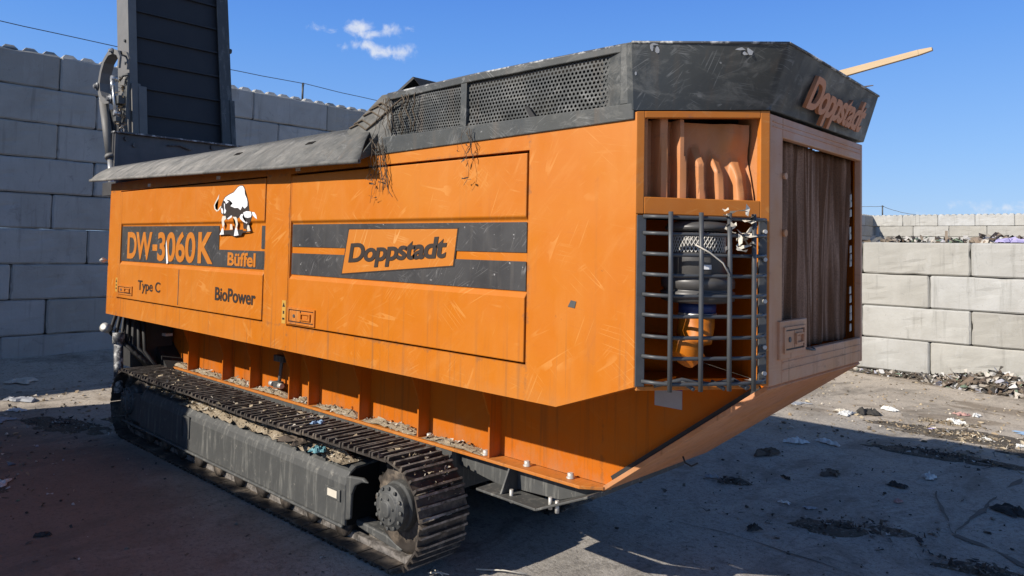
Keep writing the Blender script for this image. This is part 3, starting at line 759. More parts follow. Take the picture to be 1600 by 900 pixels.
# torn scrap / chip on the panel and a bolt in the door corner
bm = nb(); poly_y(bm, [(-2.445, 1.87), (-2.425, 1.905), (-2.39, 1.90), (-2.40, 1.865)], YS-.001, .002); link('paint_chip', bm, 'steel_dark', T)

# ---- chamfered corner: frame with two openings, chamber behind
bm = nb(); d0, d1 = -.035, 0.0
def crail(u0, u1, z0a, z0b, z1a, z1b): return hexa(bm, [ch(u0, d0, z0a), ch(u1, d0, z0b), ch(u1, d1, z0b), ch(u0, d1, z0a)], [ch(u0, d0, z1a), ch(u1, d0, z1b), ch(u1, d1, z1b), ch(u0, d1, z1a)])
crail(.0, .042, 2.352, 2.352, 2.858, 2.861); crail(.668, CL, 1.505, 1.505, 2.899, 2.902)
crail(.042, .668, 2.827, 2.860, 2.861, 2.899); cbox(bm, .042, .668, d0, d1, 2.352, 2.437)
cbox(bm, .0, .012, d0, d1, 1.505, 2.352); cbox(bm, .012, .668, d0, d1, 1.490, 1.512)
link('corner_frame', bm, 'orange_worn', T, .004)
bm = nb()
cbox(bm, -.02, CL, -.25, -.235, 2.36, 2.82)                       # back of upper recess
cbox(bm, -.0, CL-.0, -.234, -.036, 2.355, 2.366); cbox(bm, .0, .012, -.234, -.036, 2.367, 2.85); cbox(bm, CL-.05, CL-.03, -.234, -.036, 2.367, 2.89)
link('filter_recess', bm, 'insul', T)
bm = nb(); NU, NZ_ = 96, 30; gr = []
for i in range(NU+1):
    row = []
    for j in range(NZ_+1):
        u = .014 + (CL-.064-.014)*i/NU; t = j/NZ_; z = 2.368 + .47*t
        ph = u + .012*mnoise.noise(Vector((t*2.2, u*4, 1))) + (.05*t*max(0, u-.33))
        saw = (ph/.105) % 1.0
        d = .085*min(1, max(0, (saw-.22)/.12))*min(1, max(0, (.84-saw)/.12))
        top = 1.0 if u < .27 else max(0, min(1, (.80 - .9*max(0, u-.36) - t + .22*mnoise.noise(Vector((u*7, 0, 4))))/.22))
        d *= top
        k = max(0, min(1, (u-.44)/.12))
        d = d*(1-.45*k) + k*(.040 + .055*mnoise.noise(Vector((u*6, z*3.2, 7))) + .012*mnoise.noise(Vector((u*15, z*10, 3))))
        d += .006*mnoise.noise(Vector((u*14, z*5, 2)))
        row.append(bm.verts.new(ch(u, -.128 + max(0, d), z)))
    gr.append(row)
for i in range(NU):
    for j in range(NZ_):
        f = bm.faces.new((gr[i][j], gr[i+1][j], gr[i+1][j+1], gr[i][j+1])); f.smooth = i > 52
link('corrugated_filter', bm, 'insul', T)
# lower chamber (air intake)
bm = nb()
cbox(bm, -.10, CL+.3, -.80, -.78, 1.50, 2.36)
cbox(bm, -.004, .004, -.78, -.036, 1.50, 2.352) if False else None
cbox(bm, CL+.02, CL+.04, -.78, -.045, 1.505, 2.352)
cbox(bm, -.3, CL+.018, -.778, -.06, 2.353, 2.3545) if False else None
cbox(bm, .10, CL+.018, -.778, -.22, 1.497, 1.505)
link('intake_chamber', bm, 'orange_plain', T)
bm = nb(); box(bm, -2.93, -2.915, YS+.07, 4.2, 1.36, 2.8); link('bulkhead', bm, 'orange_plain', T)
# precleaner: dome, mesh drum, waist, wide skirt
PU, PO = .395, -.135
def pc(prof, name, m, n=32):
    bm = nb(); lathe(bm, [(r*.9, h) for r, h in prof], ch(PU, PO, 0), n=n); return link(name, bm, m, T)
pre = pc([(.02, 2.335), (.10, 2.332), (.165, 2.318), (.185, 2.30), (.185, 2.285), (.15, 2.275), (.12, 2.27)], 'precleaner_cap', 'black_gloss')
pc([(.150, 2.27), (.150, 2.168)], 'precleaner_drum', 'black_gloss')
# mesh wrap round the drum: real diagonal wires
bm = nb()
for s in (-1, 1):
    for k in range(44):
        pts = []
        for i in range(4):
            t = i/3; a = k*6.28318/44 + s*t*.42; pts.append(ch(PU, PO, 0) + Vector((math.cos(a)*.138, math.sin(a)*.138, 2.17 + .098*t)))
        tube(bm, pts, .0030, 4, False)
link('precleaner_mesh', bm, 'bolt', T)
pc([(.158, 2.168), (.162, 2.155), (.162, 2.06), (.15, 2.05)], 'precleaner_body', 'black_gloss')
pc([(.15, 2.05), (.20, 2.043), (.208, 2.02), (.205, 1.99), (.19, 1.985), (.19, 1.975), (.208, 1.968), (.205, 1.925), (.16, 1.912)], 'precleaner_skirt', 'black_gloss')
bm = nb(); hexa(bm, [ch(.345, .006, 2.085), ch(.395, .013, 2.085), ch(.395, .016, 2.085), ch(.345, .009, 2.085)], [ch(.345, .006, 2.108), ch(.395, .013, 2.108), ch(.395, .016, 2.108), ch(.345, .009, 2.108)]); link('label', bm, 'white', T)
pc([(.105, 1.912), (.105, 1.86)], 'hose', 'blue')
pc([(.109, 1.86), (.109, 1.845)], 'hose_clamp', 'chrome')
bm = nb(); tube(bm, [ch(PU, PO, 1.845), ch(PU-.005, PO, 1.80), ch(PU-.025, PO+.012, 1.73), ch(PU-.06, PO+.03, 1.67), ch(PU-.10, PO+.045, 1.625)], [.088, .092, .094, .090, .062], 22); link('intake_pipe', bm, 'orange', T)
bm = nb(); tube(bm, [ch(.38, -.5, 1.60), ch(.15, -.52, 1.62), ch(-.2, -.55, 1.62)], .11, 16); link('intake_pipe', bm, 'orange_plain', T)

# guard cage
bm = nb()
zs = [2.336, 2.255, 2.155, 2.055, 1.956, 1.858, 1.756, 1.657, 1.535]
for i, z in enumerate(zs):
    o = .085
    pts = [ch(.035, .012, z+.004), ch(.09, .055, z+.002), ch(.15, o, z), ch(.30, o+.008, z), ch(.45, o+.008, z), ch(.575, o, z), ch(.64, .06, z+.002), ch(.69, .012, z+.004)]
    tube(bm, pts, .0095, 8)
for u in (.138, .296, .445, .575):
    tube(bm, [ch(u, .10, 2.362), ch(u, .107, 2.1), ch(u, .107, 1.8), ch(u+.004, .10, 1.502)], .0118, 10)
tube(bm, [ch(.10, .01, 1.515), ch(.24, .02, 1.545), ch(.40, .02, 1.52), ch(.52, .01, 1.54), ch(.60, .02, 1.50)], .010, 8)
for u in (.24, .40, .52): tube(bm, [ch(u, .02, 1.535), ch(u+.03, .09, 1.51)], .010, 8)
cage = link('guard_cage', bm, 'cage', T)
bm = nb(); cbox(bm, .003, .050, .002, .012, 1.512, 2.345); link('cage_flange', bm, 'cage', T, .003)
bm = nb()
cbox(bm, .655, .70, .002, .014, 1.515, 2.345); link_each('cage_flange', bm, 'steel_dark', T, .003)
bm = nb()
for z in (2.28, 2.14, 1.93, 1.70, 1.57): c = ch(.684, .014, z); cyl(bm, c, c+CN*.012, .011, 8)
link_each('bolt', bm, 'bolt', T)

# ---- end face frame and dust screen
y0, y1, zb_, zt_ = 3.69, 5.09, 1.497, 2.888
bm = nb()
def ebox(a, b_, c, d, x0=XE-.04, x1=XE): box(bm, x0, x1, a, b_, c, d)
ebox(y0, 3.848, zb_, zt_); ebox(5.062, y1, zb_, zt_); ebox(3.848, 5.062, 2.780, zt_); ebox(3.848, 5.062, zb_, 1.647)
ebox(3.79, 4.146, 1.622, 1.822, XE-.02, XE+.014)
endf = link('end_door', bm, 'orange_dusty', T, .005)
latch(endf, (XE+.0145, 3.83, 1.655), (0, 1, 0), .27, .135, 'orange_dusty')
bm = nb(); cyl(bm, (XE-.002, 3.862, 2.28), (XE+.014, 3.862, 2.28), .02, 10); cyl(bm, (XE-.002, 3.862, 2.58), (XE+.014, 3.862, 2.58), .018, 10); link_each('hinge_pin', bm, 'orange_dusty', endf)
bm = nb(); tube(bm, [(XE+.01, 4.12, 1.66), (XE+.03, 4.17, 1.648), (XE+.03, 4.22, 1.645), (XE+.02, 4.20, 1.66)], .006, 6); link('hook', bm, 'steel_dark', endf)
# pressed ribs along the door rails
bm = nb()
for z in (1.56, 1.60): box(bm, XE, XE+.004, 3.86, 5.05, z, z+.006)
for z in (2.825, 2.85): box(bm, XE, XE+.004, 3.72, 5.06, z, z+.005)
link_each('rail_crease', bm, 'orange_dusty', endf)
bm = nb(); NY, NZ = 180, 26; gr = []
for i in range(NY+1):
    row = []
    for j in range(NZ+1):
        y = 3.84 + 1.23*i/NY; z = 1.64 + 1.15*j/NZ; q = Vector((y*5.0, z*.22, 0))
        d = .030*mnoise.noise(q) + .034*(1 - 2*abs(mnoise.noise(Vector((y*10.5, z*.34, 4)))))**3 - .02
        row.append(bm.verts.new((XE-.07 + d, y, z)))
    gr.append(row)
for i in range(NY):
    for j in range(NZ): f = bm.faces.new((gr[i][j], gr[i+1][j], gr[i+1][j+1], gr[i][j+1])); f.smooth = True
sc = link('dust_screen', bm, 'screen', endf); sd = sc.modifiers.new('solid', 'SOLIDIFY'); sd.thickness = .004
bm = nb(); rnd = random.Random(3)
for k in range(16):
    z = 1.70 + .055*k + rnd.uniform(-.02, .02)
    if k in (5, 6, 12): continue
    y = 4.965 + .006*math.sin(k); prism(bm, [(y, z), (y+.022, z+.006), (y+.018, z+.05), (y+.004, z+.044)], 'x', XE-.038, XE-.032)
link('frayed_edge', bm, 'cream_paper', endf)
# far side wall and closing panels
bm = nb(); box(bm, -9.09, XE-.045, YB-.02, YB, 1.5, 2.88); box(bm, XE-.05, XE-.041, y1-.02, YB-.021, 1.5, 2.88); link('side_panel', bm, 'orange_plain', T)

# ---- lower frame: side plate, flange, ribs, bow plate
bm = nb()
nose = [(-9.15, .735), (-2.70, .735), (-2.49, .872), (-1.66, 1.49), (-1.66, 1.50), (-2.2, 1.50), (-2.95, 1.50), (-9.15, 1.334)]
prism(bm, [(-9.15, .735), (-2.705, .735), (-2.49, .880), (-1.665, 1.489), (-2.94, 1.49), (-2.96, 1.334), (-9.15, 1.334)], 'y', YF, YF+.02)
low = link('lower_frame', bm, 'orange_plain', T)
bm = nb(); prism(bm, [(-9.1, 3.69), (-2.80, 3.69), (-2.685, 3.775), (-2.66, YF), (-9.1, YF)], 'z', .714, .734); link('flange', bm, 'orange_worn', T, .003)
for x in (-9.03, -8.32, -7.50, -6.92, -6.19, -5.86, -5.10, -4.35, -3.60):
    bm = nb()
    prism(bm, [(YF, .735), (3.715, .735), (3.715, 1.02), (3.70, 1.05), (3.60, 1.30), (3.56, 1.334), (YF, 1.334)], 'x', x-.008, x+.008)
    box(bm, x-.045, x-.009, YF-.028, YF, .736, 1.33)
    link('rib', bm, 'orange_plain', T)
bm = nb()
for x in (-9.03, -8.32, -7.50, -6.92, -6.19, -5.10, -4.35): box(bm, x-.010, x+.006, 3.703, 3.713, 1.02, 1.13)
link_each('rib_lip', bm, 'orange_plain', T)
for x, y in ((-4.27, 3.765), (-3.66, 3.75), (-3.29, 3.765), (-2.93, 3.77)):
    bm = nb(); lathe(bm, [(.028, .734), (.028, .741), (.021, .742), (.021, .766), (.016, .769)], (x, y, 0), n=6); link_each('bolt', bm, 'bolt', T)
bm = nb()
hexa(bm, [(-2.70, 3.79, .700), (-1.63, 3.70, 1.478), (-1.63, 5.09, 1.478), (-2.70, 5.09, .700)], [(-2.715, 3.79, .722), (-1.645, 3.70, 1.498), (-1.645, 5.09, 1.498), (-2.715, 5.09, .722)])
bow = link('bow_plate', bm, 'orange_bow', T, .003)
bm = nb()
hexa(bm, [(-2.64, 3.81, .778), (-1.68, 3.74, 1.472), (-1.68, 3.752, 1.472), (-2.64, 3.822, .778)], [(-2.655, 3.81, .80), (-1.695, 3.74, 1.494), (-1.695, 3.752, 1.494), (-2.655, 3.822, .80)])
link('gap_shade_strip', bm, 'black', T)  # black strip paints the dark gap line along the bow plate
bm = nb(); tube(bm, [(-2.50, 4.40, .84), (-2.49, 4.41, .80), (-2.45, 4.42, .785), (-2.41, 4.43, .81)], .006, 6); link('hose', bm, 'black', T)
# belly: underside of the trunk so no light leaks through
bm = nb(); box(bm, -9.1, -2.72, YF+.021, YB-.03, .74, 1.19); link('trunk', bm, 'dark_void', T)
# data plate on the lower frame
bm = nb(); box(bm, -2.385, -2.295, YF-.002, YF, 1.40, 1.462); link('sticker', bm, 'sticker_yellow', T)
bm = nb(); box(bm, -2.292, -2.185, YF-.002, YF, 1.378, 1.457); link('sticker', bm, 'sticker_purple', T)
bm = nb(); box(bm, -2.365, -2.185, YF-.002, YF, 1.272, 1.376); st = link('sticker', bm, 'sticker_grey', T)
link('lettering', text_bm('1102', (-2.378, YF-.004, 1.410), EX, EZ, .078, .040, .002, .03), 'letter_black', T)
# black sub-frame beam below the flange
bm = nb()
prism(bm, [(-3.95, .713), (-2.72, .713), (-2.69, .70), (-3.02, .575), (-3.56, .548), (-3.95, .60)], 'y', 3.78, 3.83)
prism(bm, [(-3.60, 3.60), (-3.06, 3.585), (-3.06, 3.779), (-3.60, 3.779)], 'z', .540, .556)
hexa(bm, [(-3.059, 3.585, .540), (-2.70, 3.64, .690), (-2.70, 3.779, .690), (-3.059, 3.779, .540)], [(-3.059, 3.585, .556), (-2.70, 3.64, .706), (-2.70, 3.779, .706), (-3.059, 3.779, .556)])
prism(bm, [(3.62, .557), (3.779, .557), (3.779, .712), (3.70, .712)], 'x', -3.40, -3.385)
box(bm, -8.9, -3.951, 3.70, 3.83, .45, .712); box(bm, -3.99, -3.10, 3.831, 4.95, .57, .712); box(bm, -3.099, -2.80, 3.845, 4.95, .615, .69)  # last two boxes are fillers added to stop sun streaks under the bow
box(bm, -8.6, -4.0, 3.831, 4.95, .40, .72)
link('sub_frame', bm, 'tframe', T, .004)
bm = nb()
for x, y in ((-3.33, 3.66), (-3.0, 3.66), (-2.93, 3.64)): cyl(bm, (x, y, .51+(.04 if x > -3.02 else 0)), (x, y, .595+(.03 if x > -3.02 else 0)), .013, 8)
link_each('bolt', bm, 'bolt', T)
# hydraulic block on the flange
bm = nb(); box(bm, -6.50, -6.40, 3.73, 3.79, .80, .86); cyl(bm, (-6.45, 3.77, .86), (-6.45, 3.79, 1.05), .018, 8); box(bm, -6.56, -6.38, 3.76, 3.82, 1.04, 1.10); link('valve', bm, 'tframe', T, .006)
bm = nb()
for x in (-6.53, -6.37): cyl(bm, (x-.03, 3.74, .83), (x+.03, 3.735, .83), .024, 10)
link_each('fitting', bm, 'bolt', T)
bm = nb(); tube(bm, [(-5.94, 3.79, 1.18), (-5.80, 3.76, 1.20), (-5.72, 3.75, 1.16)], .02, 8); link('hose', bm, 'steel_dark', T)
# rear leg, hoses and dark undergear at the far end
bm = nb()
box(bm, -9.3, -8.95, 3.35, 3.8, .72, 1.30); prism(bm, [(-9.15, .35), (-8.75, .30), (-8.62, .72), (-9.2, 1.1)], 'y', 3.62, 3.9)
for k in range(7):
    tube(bm, [(-9.2+.05*k, 3.25+.03*k, 1.33), (-9.25+.07*k, 3.2+.04*k, 1.1-.03*k), (-8.9+.03*k, 3.3+.05*k, .95-.05*k), (-8.85, 3.5, .7)], .022, 7)
link('hydraulic_undergear', bm, 'black', T)
bm = nb(); cyl(bm, (-9.02, 3.22, 1.0), (-8.96, 3.22, .45), .05, 12); cyl(bm, (-9.03, 3.22, 1.12), (-9.02, 3.22, 1.0), .065, 12); link('support_leg', bm, 'bar_worn', T)
bm = nb(); lathe(bm, [(.03, 0), (.055, .01), (.055, .08), (.03, .10)], (-9.22, 3.17, 1.15), (0.4, -.5, .2), 12); box(bm, -8.72, -8.62, 3.58, 3.66, 1.09, 1.12); link_each('fitting', bm, 'bolt', T)

# ---- crawler tracks
def crawler(dy, label=None):
    """built at the near side; dy shifts it"""
    y0, y1 = 3.16 + dy, 3.58 + dy
    yc = (y0+y1)/2
    xf, xr, Rr, zc = -4.02, -8.66, .335, .378
    bm = nb()
    # box beam with a sloping shoulder
    s = 1 if dy < 1 else -1
    ya = y0+.065 if s == 1 else y1-.065
    yb = y1-.03 if s == 1 else y0+.03
    def P(y, z): return (y, z)
    prof = [(ya, .135), (ya, .43), (ya+s*.012, .475), (ya+s*.04, .52), (ya+s*.085, .55), (yb, .565), (yb, .135)]
    hexa(bm, [(-8.35, p[0], p[1]+.04) for p in prof], [(-4.56, p[0], p[1]) for p in prof])
    # fork arms around the front wheel
    fk = nb
    prism(bm, [(-4.56, .50), (-4.36, .525), (-4.30, .50), (-4.37, .49), (-4.45, .45), (-4.49, .38), (-4.50, .20), (-4.56, .18)], 'y', min(ya, ya+s*.03), max(ya, ya+s*.03))
    prism(bm, [(-4.56, .165), (-4.20, .15), (-4.02, .10), (-4.05, .07), (-4.30, .09), (-4.56, .12)], 'y', min(ya+s*.10, ya+s*.22), max(ya+s*.10, ya+s*.22))
    prism(bm, [(-8.35, .52), (-8.75, .50), (-8.80, .30), (-8.60, .21), (-8.35, .21)], 'y', min(ya, ya+s*.06), max(ya, ya+s*.06))
    # near-black plate paints the shaded hollow at the beam end
    eb = nb(); hexa(eb, [(-4.5595, p[0]+s*(.018 if k < 3 or k > 5 else 0)*(1 if k != 6 else -1), p[1]-(.015 if 2 < k < 6 else 0)) for k, p in enumerate(prof)], [(-4.556, p[0]+s*(.018 if k < 3 else 0), p[1]-(.015 if 2 < k < 6 else 0)) for k, p in enumerate(prof)])
    # bottom ledge
    hexa(bm, [(-8.8, min(ya-s*.025, ya), .165), (-4.56, min(ya-s*.025, ya), .125), (-4.56, max(ya-s*.025, ya), .125), (-8.8, max(ya-s*.025, ya), .165)],
         [(-8.8, min(ya-s*.025, ya), .190), (-4.56, min(ya-s*.025, ya), .150), (-4.56, max(ya-s*.025, ya), .150), (-8.8, max(ya-s*.025, ya), .190)])
    fr = link('crawler_track', bm, 'tframe', T, .012)
    link('beam_hollow_shade', eb, 'dark_void', fr)
    # wheel and hub, front and rear
    for xw_ in (xf, xr):
        bm = nb(); lathe(bm, [(.10, -.05), (.26, -.05), (.30, -.03), (.30, .03), (.26, .05), (.10, .05)], (xw_, yc, zc), (0, 1, 0), 30)
        for k in range(14):
            a = 6.283*k/14; c = Vector((xw_ + math.cos(a)*.30, yc, zc + math.sin(a)*.30)); t = Vector((math.cos(a), 0, math.sin(a))); q = Vector((-t.z, 0, t.x))
            hexa(bm, [c-q*.035-t*.02-Vector((0, .03, 0)), c+q*.035-t*.02-Vector((0, .03, 0)), c+q*.035-t*.02+Vector((0, .03, 0)), c-q*.035-t*.02+Vector((0, .03, 0))],
                 [c-q*.014+t*.03-Vector((0, .03, 0)), c+q*.014+t*.03-Vector((0, .03, 0)), c+q*.014+t*.03+Vector((0, .03, 0)), c-q*.014+t*.03+Vector((0, .03, 0))])
        link('sprocket', bm, 'track', fr)
        bm = nb(); o_ = (xw_, yc, zc + .03); ax = (0, -s, 0)
        lathe(bm, [(.165, .0), (.165, .10), (.150, .115), (.150, .165), (.118, .175), (.105, .195), (.06, .20), (.05, .212), (.02, .214)], o_, ax, 30)
        for k in range(12):
            a = 6.283*k/12; c = Vector(o_) + Vector((math.cos(a)*.132, -s*.172, math.sin(a)*.132)); cyl(bm, c, c+Vector((0, -s*.014, 0)), .014, 6)
        for k in range(6):
            a = 6.283*k/6+.2; c = Vector(o_) + Vector((math.cos(a)*.075, -s*.196, math.sin(a)*.075)); cyl(bm, c, c+Vector((0, -s*.012, 0)), .010, 6)
        link('hub', bm, 'tframe', fr, .004)
    # near-black web, enlarged to stop sun passing through the track loop
    bm = nb(); box(bm, -8.6, -4.02, yc+s*.155, yc+s*.175, .09, .66); link('sun_block_web', bm, 'dark_void', fr)
    # bottom rollers
    for k in range(10):
        x = -8.15 + .39*k
        bm = nb(); lathe(bm, [(.04, -.12), (.085, -.115), (.085, -.07), (.06, -.06), (.06, .06), (.085, .07), (.085, .115), (.04, .12)], (x, yc, .125), (0, 1, 0), 16); link('roller', bm, 'track', fr)
    # chain links
    per = [ ]
    # shoe path: stadium
    L1 = xf-xr; Rs = .352
    tot = 2*L1 + 2*math.pi*Rs; n = 66; pitch = tot/n
    def at(sl):
        sl %= tot
        if sl < L1: return Vector((xr+sl, 0, zc+Rs)), 0.0
        sl -= L1
        if sl < math.pi*Rs: a = sl/Rs; return Vector((xf+Rs*math.sin(a), 0, zc+Rs*math.cos(a))), a
        sl -= math.pi*Rs
        if sl < L1: return Vector((xf-sl, 0, zc-Rs)), math.pi
        sl -= L1; a = math.pi + sl/Rs; return Vector((xr+Rs*math.sin(a), 0, zc+Rs*math.cos(a))), a
    bm = nb(); hw = (y1-y0)/2
    hp = pitch/2-.004
    box(bm, -hp, hp, -hw, hw, -.010, .004)
    for gx in (-hp+.012, 0.0, hp-.012):
        hexa(bm, [(gx-.011, -hw, .0042), (gx+.011, -hw, .0042), (gx+.011, hw, .0042), (gx-.011, hw, .0042)], [(gx-.008, -hw+.004, .028), (gx+.008, -hw+.004, .028), (gx+.008, hw-.004, .028), (gx-.008, hw-.004, .028)])
    bmesh.ops.recalc_face_normals(bm, faces=bm.faces)
    shoe = bpy.data.meshes.new('track_shoe'); bm.to_mesh(shoe); bm.free(); shoe.materials.append(M['track']); shoe.materials.append(M['grouser'])
    for p in shoe.polygons:
        if p.center.z > .02: p.material_index = 1
    lb = nb()
    for yy in (-.055, .055): box(lb, -hp-.01, hp+.01, yy-.022, yy+.022, -.055, -.0105)
    lme = bpy.data.meshes.new('chain_link'); bmesh.ops.recalc_face_normals(lb, faces=lb.faces); lb.to_mesh(lme); lb.free(); lme.materials.append(M['grouser'])
    rj = random.Random(11)
    for i in range(n):
        p, a = at(i*pitch + .03)
        sag = 0
        if a == 0.0: t = (p.x-xr)/L1; sag = -.022*4*t*(1-t)*(1+.4*math.sin(t*13)) - .055*max(0, .25-t)*4*0
        for me in ((shoe, lme) if s == 1 else (shoe,)):
            o = bpy.data.objects.new(me.name, me); COL.objects.link(o); o.parent = fr
            o.location = (p.x, yc + rj.uniform(-.004, .004), p.z + sag); o.rotation_euler = (rj.uniform(-.006, .006), a + rj.uniform(-.015, .015), 0)
    return fr
ta = crawler(0)
tb = crawler(1.62)
bm = nb(); box(bm, -4.80, -4.61, 3.2135, 3.2235, .30, .385); link('plate_frame', bm, 'tframe', ta, .003)
bm = nb(); box(bm, -4.765, -4.645, 3.2095, 3.213, .318, .37); link('reflector', bm, 'cream_paper', ta)
bm = nb(); box(bm, -7.30, -7.12, 3.2135, 3.2245, .465, .485); box(bm, -7.145, -7.12, 3.2135, 3.2245, .28, .464); box(bm, -7.30, -7.285, 3.2135, 3.2245, .28, .464); link('access_cover', bm, 'tframe', ta)

# ---- hood over the engine end
bm = nb()
b0, b1, b2, b3 = Vector((-2.045, 3.085, 2.862)), Vector((XE-.0, 3.678, 2.905)), Vector((XE-.0, 5.12, 2.908)), Vector((-2.3, 5.2, 2.905))
t0_, t1_, t2_, t3_ = Vector((-2.062, 3.085, 3.206)), Vector((-1.485, 3.602, 3.212)), Vector((-1.535, 5.145, 3.206)), Vector((-2.3, 5.2, 3.206))
# crease where chamfer plate turns into the end plate
e1b, e1t = Vector((XE+.004, 3.80, 2.906)), Vector((-1.478, 3.80, 3.204))
bi = Vector((-2.3, 3.15, 2.862)); ti = Vector((-2.3, 3.15, 3.2))
B_ = [b0, b1, e1b, b2, b3, bi]; T_ = [t0_, t1_, e1t, t2_, t3_, ti]
va = [bm.verts.new(p) for p in B_]; vb = [bm.verts.new(p) for p in T_]
bm.faces.new(va[::-1]); bm.faces.new(vb)
for i in range(2, 6): bm.faces.new((va[i], va[(i+1) % 6], vb[(i+1) % 6], vb[i]))
for (p, q, r_, t_), n_ in (((b0, b1, t1_, t0_), 26), ((b1, e1b, e1t, t1_), 6)):
    gr = [[bm.verts.new(p.lerp(q, i/n_).lerp(t_.lerp(r_, i/n_), j/10)) for j in range(11)] for i in range(n_+1)]
    for i in range(n_):
        for j in range(10): f = bm.faces.new((gr[i][j], gr[i+1][j], gr[i+1][j+1], gr[i][j+1])); f.smooth = True
bmesh.ops.remove_doubles(bm, verts=bm.verts, dist=.0003)
hood = link('hood', bm, 'hood', T, .008)
bm = nb()
for a, b in ((t0_, t1_), (t1_, e1t), (e1t, t2_)): tube(bm, [a+Vector((0, 0, -.002)), b+Vector((0, 0, -.002))], .007, 6)
link_each('edge_bead', bm, 'bar_worn', hood)
# patches of scraped paint near the top edge
def on_ch(t, z): return b0.lerp(b1, t).lerp(t0_.lerp(t1_, t), (z-2.87)/.335)
hn = (b1-b0).cross(t0_-b0).normalized()
if hn.x < 0: hn = -hn
bm = nb(); rnd = random.Random(8)
for t, z, w, h_ in ((.13, 3.18, .010, .045), (.165, 3.165, .016, .035), (.155, 3.195, .03, .012), (.71, 3.172, .04, .014), (.76, 3.165, .022, .05), (.735, 3.15, .02, .02), (.02, 3.05, .008, .02)):
    c = on_ch(t, z); ex = (b1-b0).normalized(); k = []
    for i in range(7):
        a = 6.283*i/7; k.append(bm.verts.new(c + hn*.0025 + ex*w*math.cos(a)*rnd.uniform(.6, 1.3) + Vector((0, 0, h_*.5*math.sin(a)*rnd.uniform(.6, 1.3)))))
    bm.faces.new(k)
link_each('scrape', bm, 'bare_primer', hood)
# end plate cut-out letters
en = (b2-b1).cross(t1_-b1).normalized()
if en.x < 0: en = -en
eu = ((t1_+t2_)*.5 - (b1+b2)*.5); eu = (eu - Vector((0, eu.y, 0))).normalized()
lo = Vector((XE+.006, 4.0, 2.905)) + eu*.012
tb_ = text_bm('Doppstadt', lo + en*.012, (0, 1, 0), eu, .875, .235, .022, .028, .18, .9, -.025)
link('lettering', tb_, 'orange_letter', hood)
# grille along the top of the side
YG = 3.125
bm = nb()
hexa(bm, [(-4.20, YS-.012, 2.788), (-2.046, YS-.012, 2.818), (-2.046, YG+.02, 2.818), (-4.20, YG+.02, 2.788)], [(-4.06, YS-.012, 2.905), (-2.046, YS-.012, 2.900), (-2.046, YG+.02, 2.900), (-4.06, YG+.02, 2.905)])
hexa(bm, [(-4.04, YG-.02, 3.158), (-3.2, YG-.02, 3.172), (-2.12, YG-.02, 3.170), (-2.12, YG+.03, 3.170), (-3.2, YG+.03, 3.172), (-4.04, YG+.03, 3.158)], [(-4.04, YG-.02, 3.200), (-3.2, YG-.02, 3.214), (-2.12, YG-.02, 3.207), (-2.12, YG+.03, 3.207), (-3.2, YG+.03, 3.214), (-4.04, YG+.03, 3.200)])
box(bm, -2.135, -2.046, YG-.03, YG+.03, 2.90, 3.210)
box(bm, -3.315, -3.262, YG-.018, YG+.018, 2.905, 3.172)
gf = link('grille_frame', bm, 'hood', T, .005)
bm = nb(); tube(bm, [(-4.04, YG-.012, 3.200), (-3.6, YG-.012, 3.206), (-3.2, YG-.012, 3.212), (-2.7, YG-.012, 3.210), (-2.12, YG-.012, 3.206)], .009, 6); link_each('edge_bead', bm, 'bar_worn', gf)
def perf(x0, x1, z0, z1, pitch, hole, warp, label=None):
    """perforated sheet: hexagon cells, each with a round-ish hole"""
    bm = nb(); dx = pitch; dz = pitch*.866; row = 0; z = z0 - dz
    def wy(x, zz): return YG + warp*(mnoise.noise(Vector((x*3.1, zz*6, 1.5)))) + (.02*math.exp(-((zz-z0)/.05)**2)*mnoise.noise(Vector((x*5, 0, 9))) if warp else 0)
    while z < z1 + dz:
        x = x0 - dx + (dx/2 if row % 2 else 0)
        while x < x1 + dx:
            out = []; inn = []
            for k in range(6):
                a = math.pi/6 + k*math.pi/3
                ox, oz = x + pitch*.5774*math.cos(a), z + pitch*.5774*math.sin(a); ix, iz = x + hole*math.cos(a), z + hole*math.sin(a)
                out.append((ox, oz)); inn.append((ix, iz))
            if all(x0 <= p[0] <= x1 and z0 <= p[1] <= z1 for p in out):
                vo = [bm.verts.new((p[0], wy(*p), p[1])) for p in out]; vi = [bm.verts.new((p[0], wy(*p), p[1])) for p in inn]
                for k in range(6): bm.faces.new((vo[k], vo[(k+1) % 6], vi[(k+1) % 6], vi[k]))
            x += dx
        z += dz; row += 1
    bmesh.ops.remove_doubles(bm, verts=bm.verts, dist=.0006)
    return link('mesh_panel', bm, 'hood', T)
perf(-4.05, -3.28, 2.89, 3.185, .021, .0073, .022)
perf(-3.29, -2.10, 2.89, 3.19, .0255, .0092, .010)
bm = nb(); hexa(bm, [(-2.74, YG-.022, 2.902), (-2.70, YG-.022, 2.902), (-2.70, YG-.012, 2.902), (-2.74, YG-.012, 2.902)], [(-2.775, YG-.03, 2.965), (-2.75, YG-.03, 2.968), (-2.75, YG-.02, 2.968), (-2.775, YG-.02, 2.965)]); link('lug', bm, 'black', T)
# near-black board stands in for the unlit interior behind the mesh
bm = nb(); box(bm, -4.02, -2.14, 3.235, 3.25, 2.80, 3.20); box(bm, -4.0, -2.3, 3.401, 5.1, 2.79, 2.98); link('interior_shade_board', bm, 'dark_void', T)
bm = nb(); box(bm, -4.02, -2.3, 5.15, 5.20, 2.79, 3.20); link('grille_back', bm, 'hood', T)
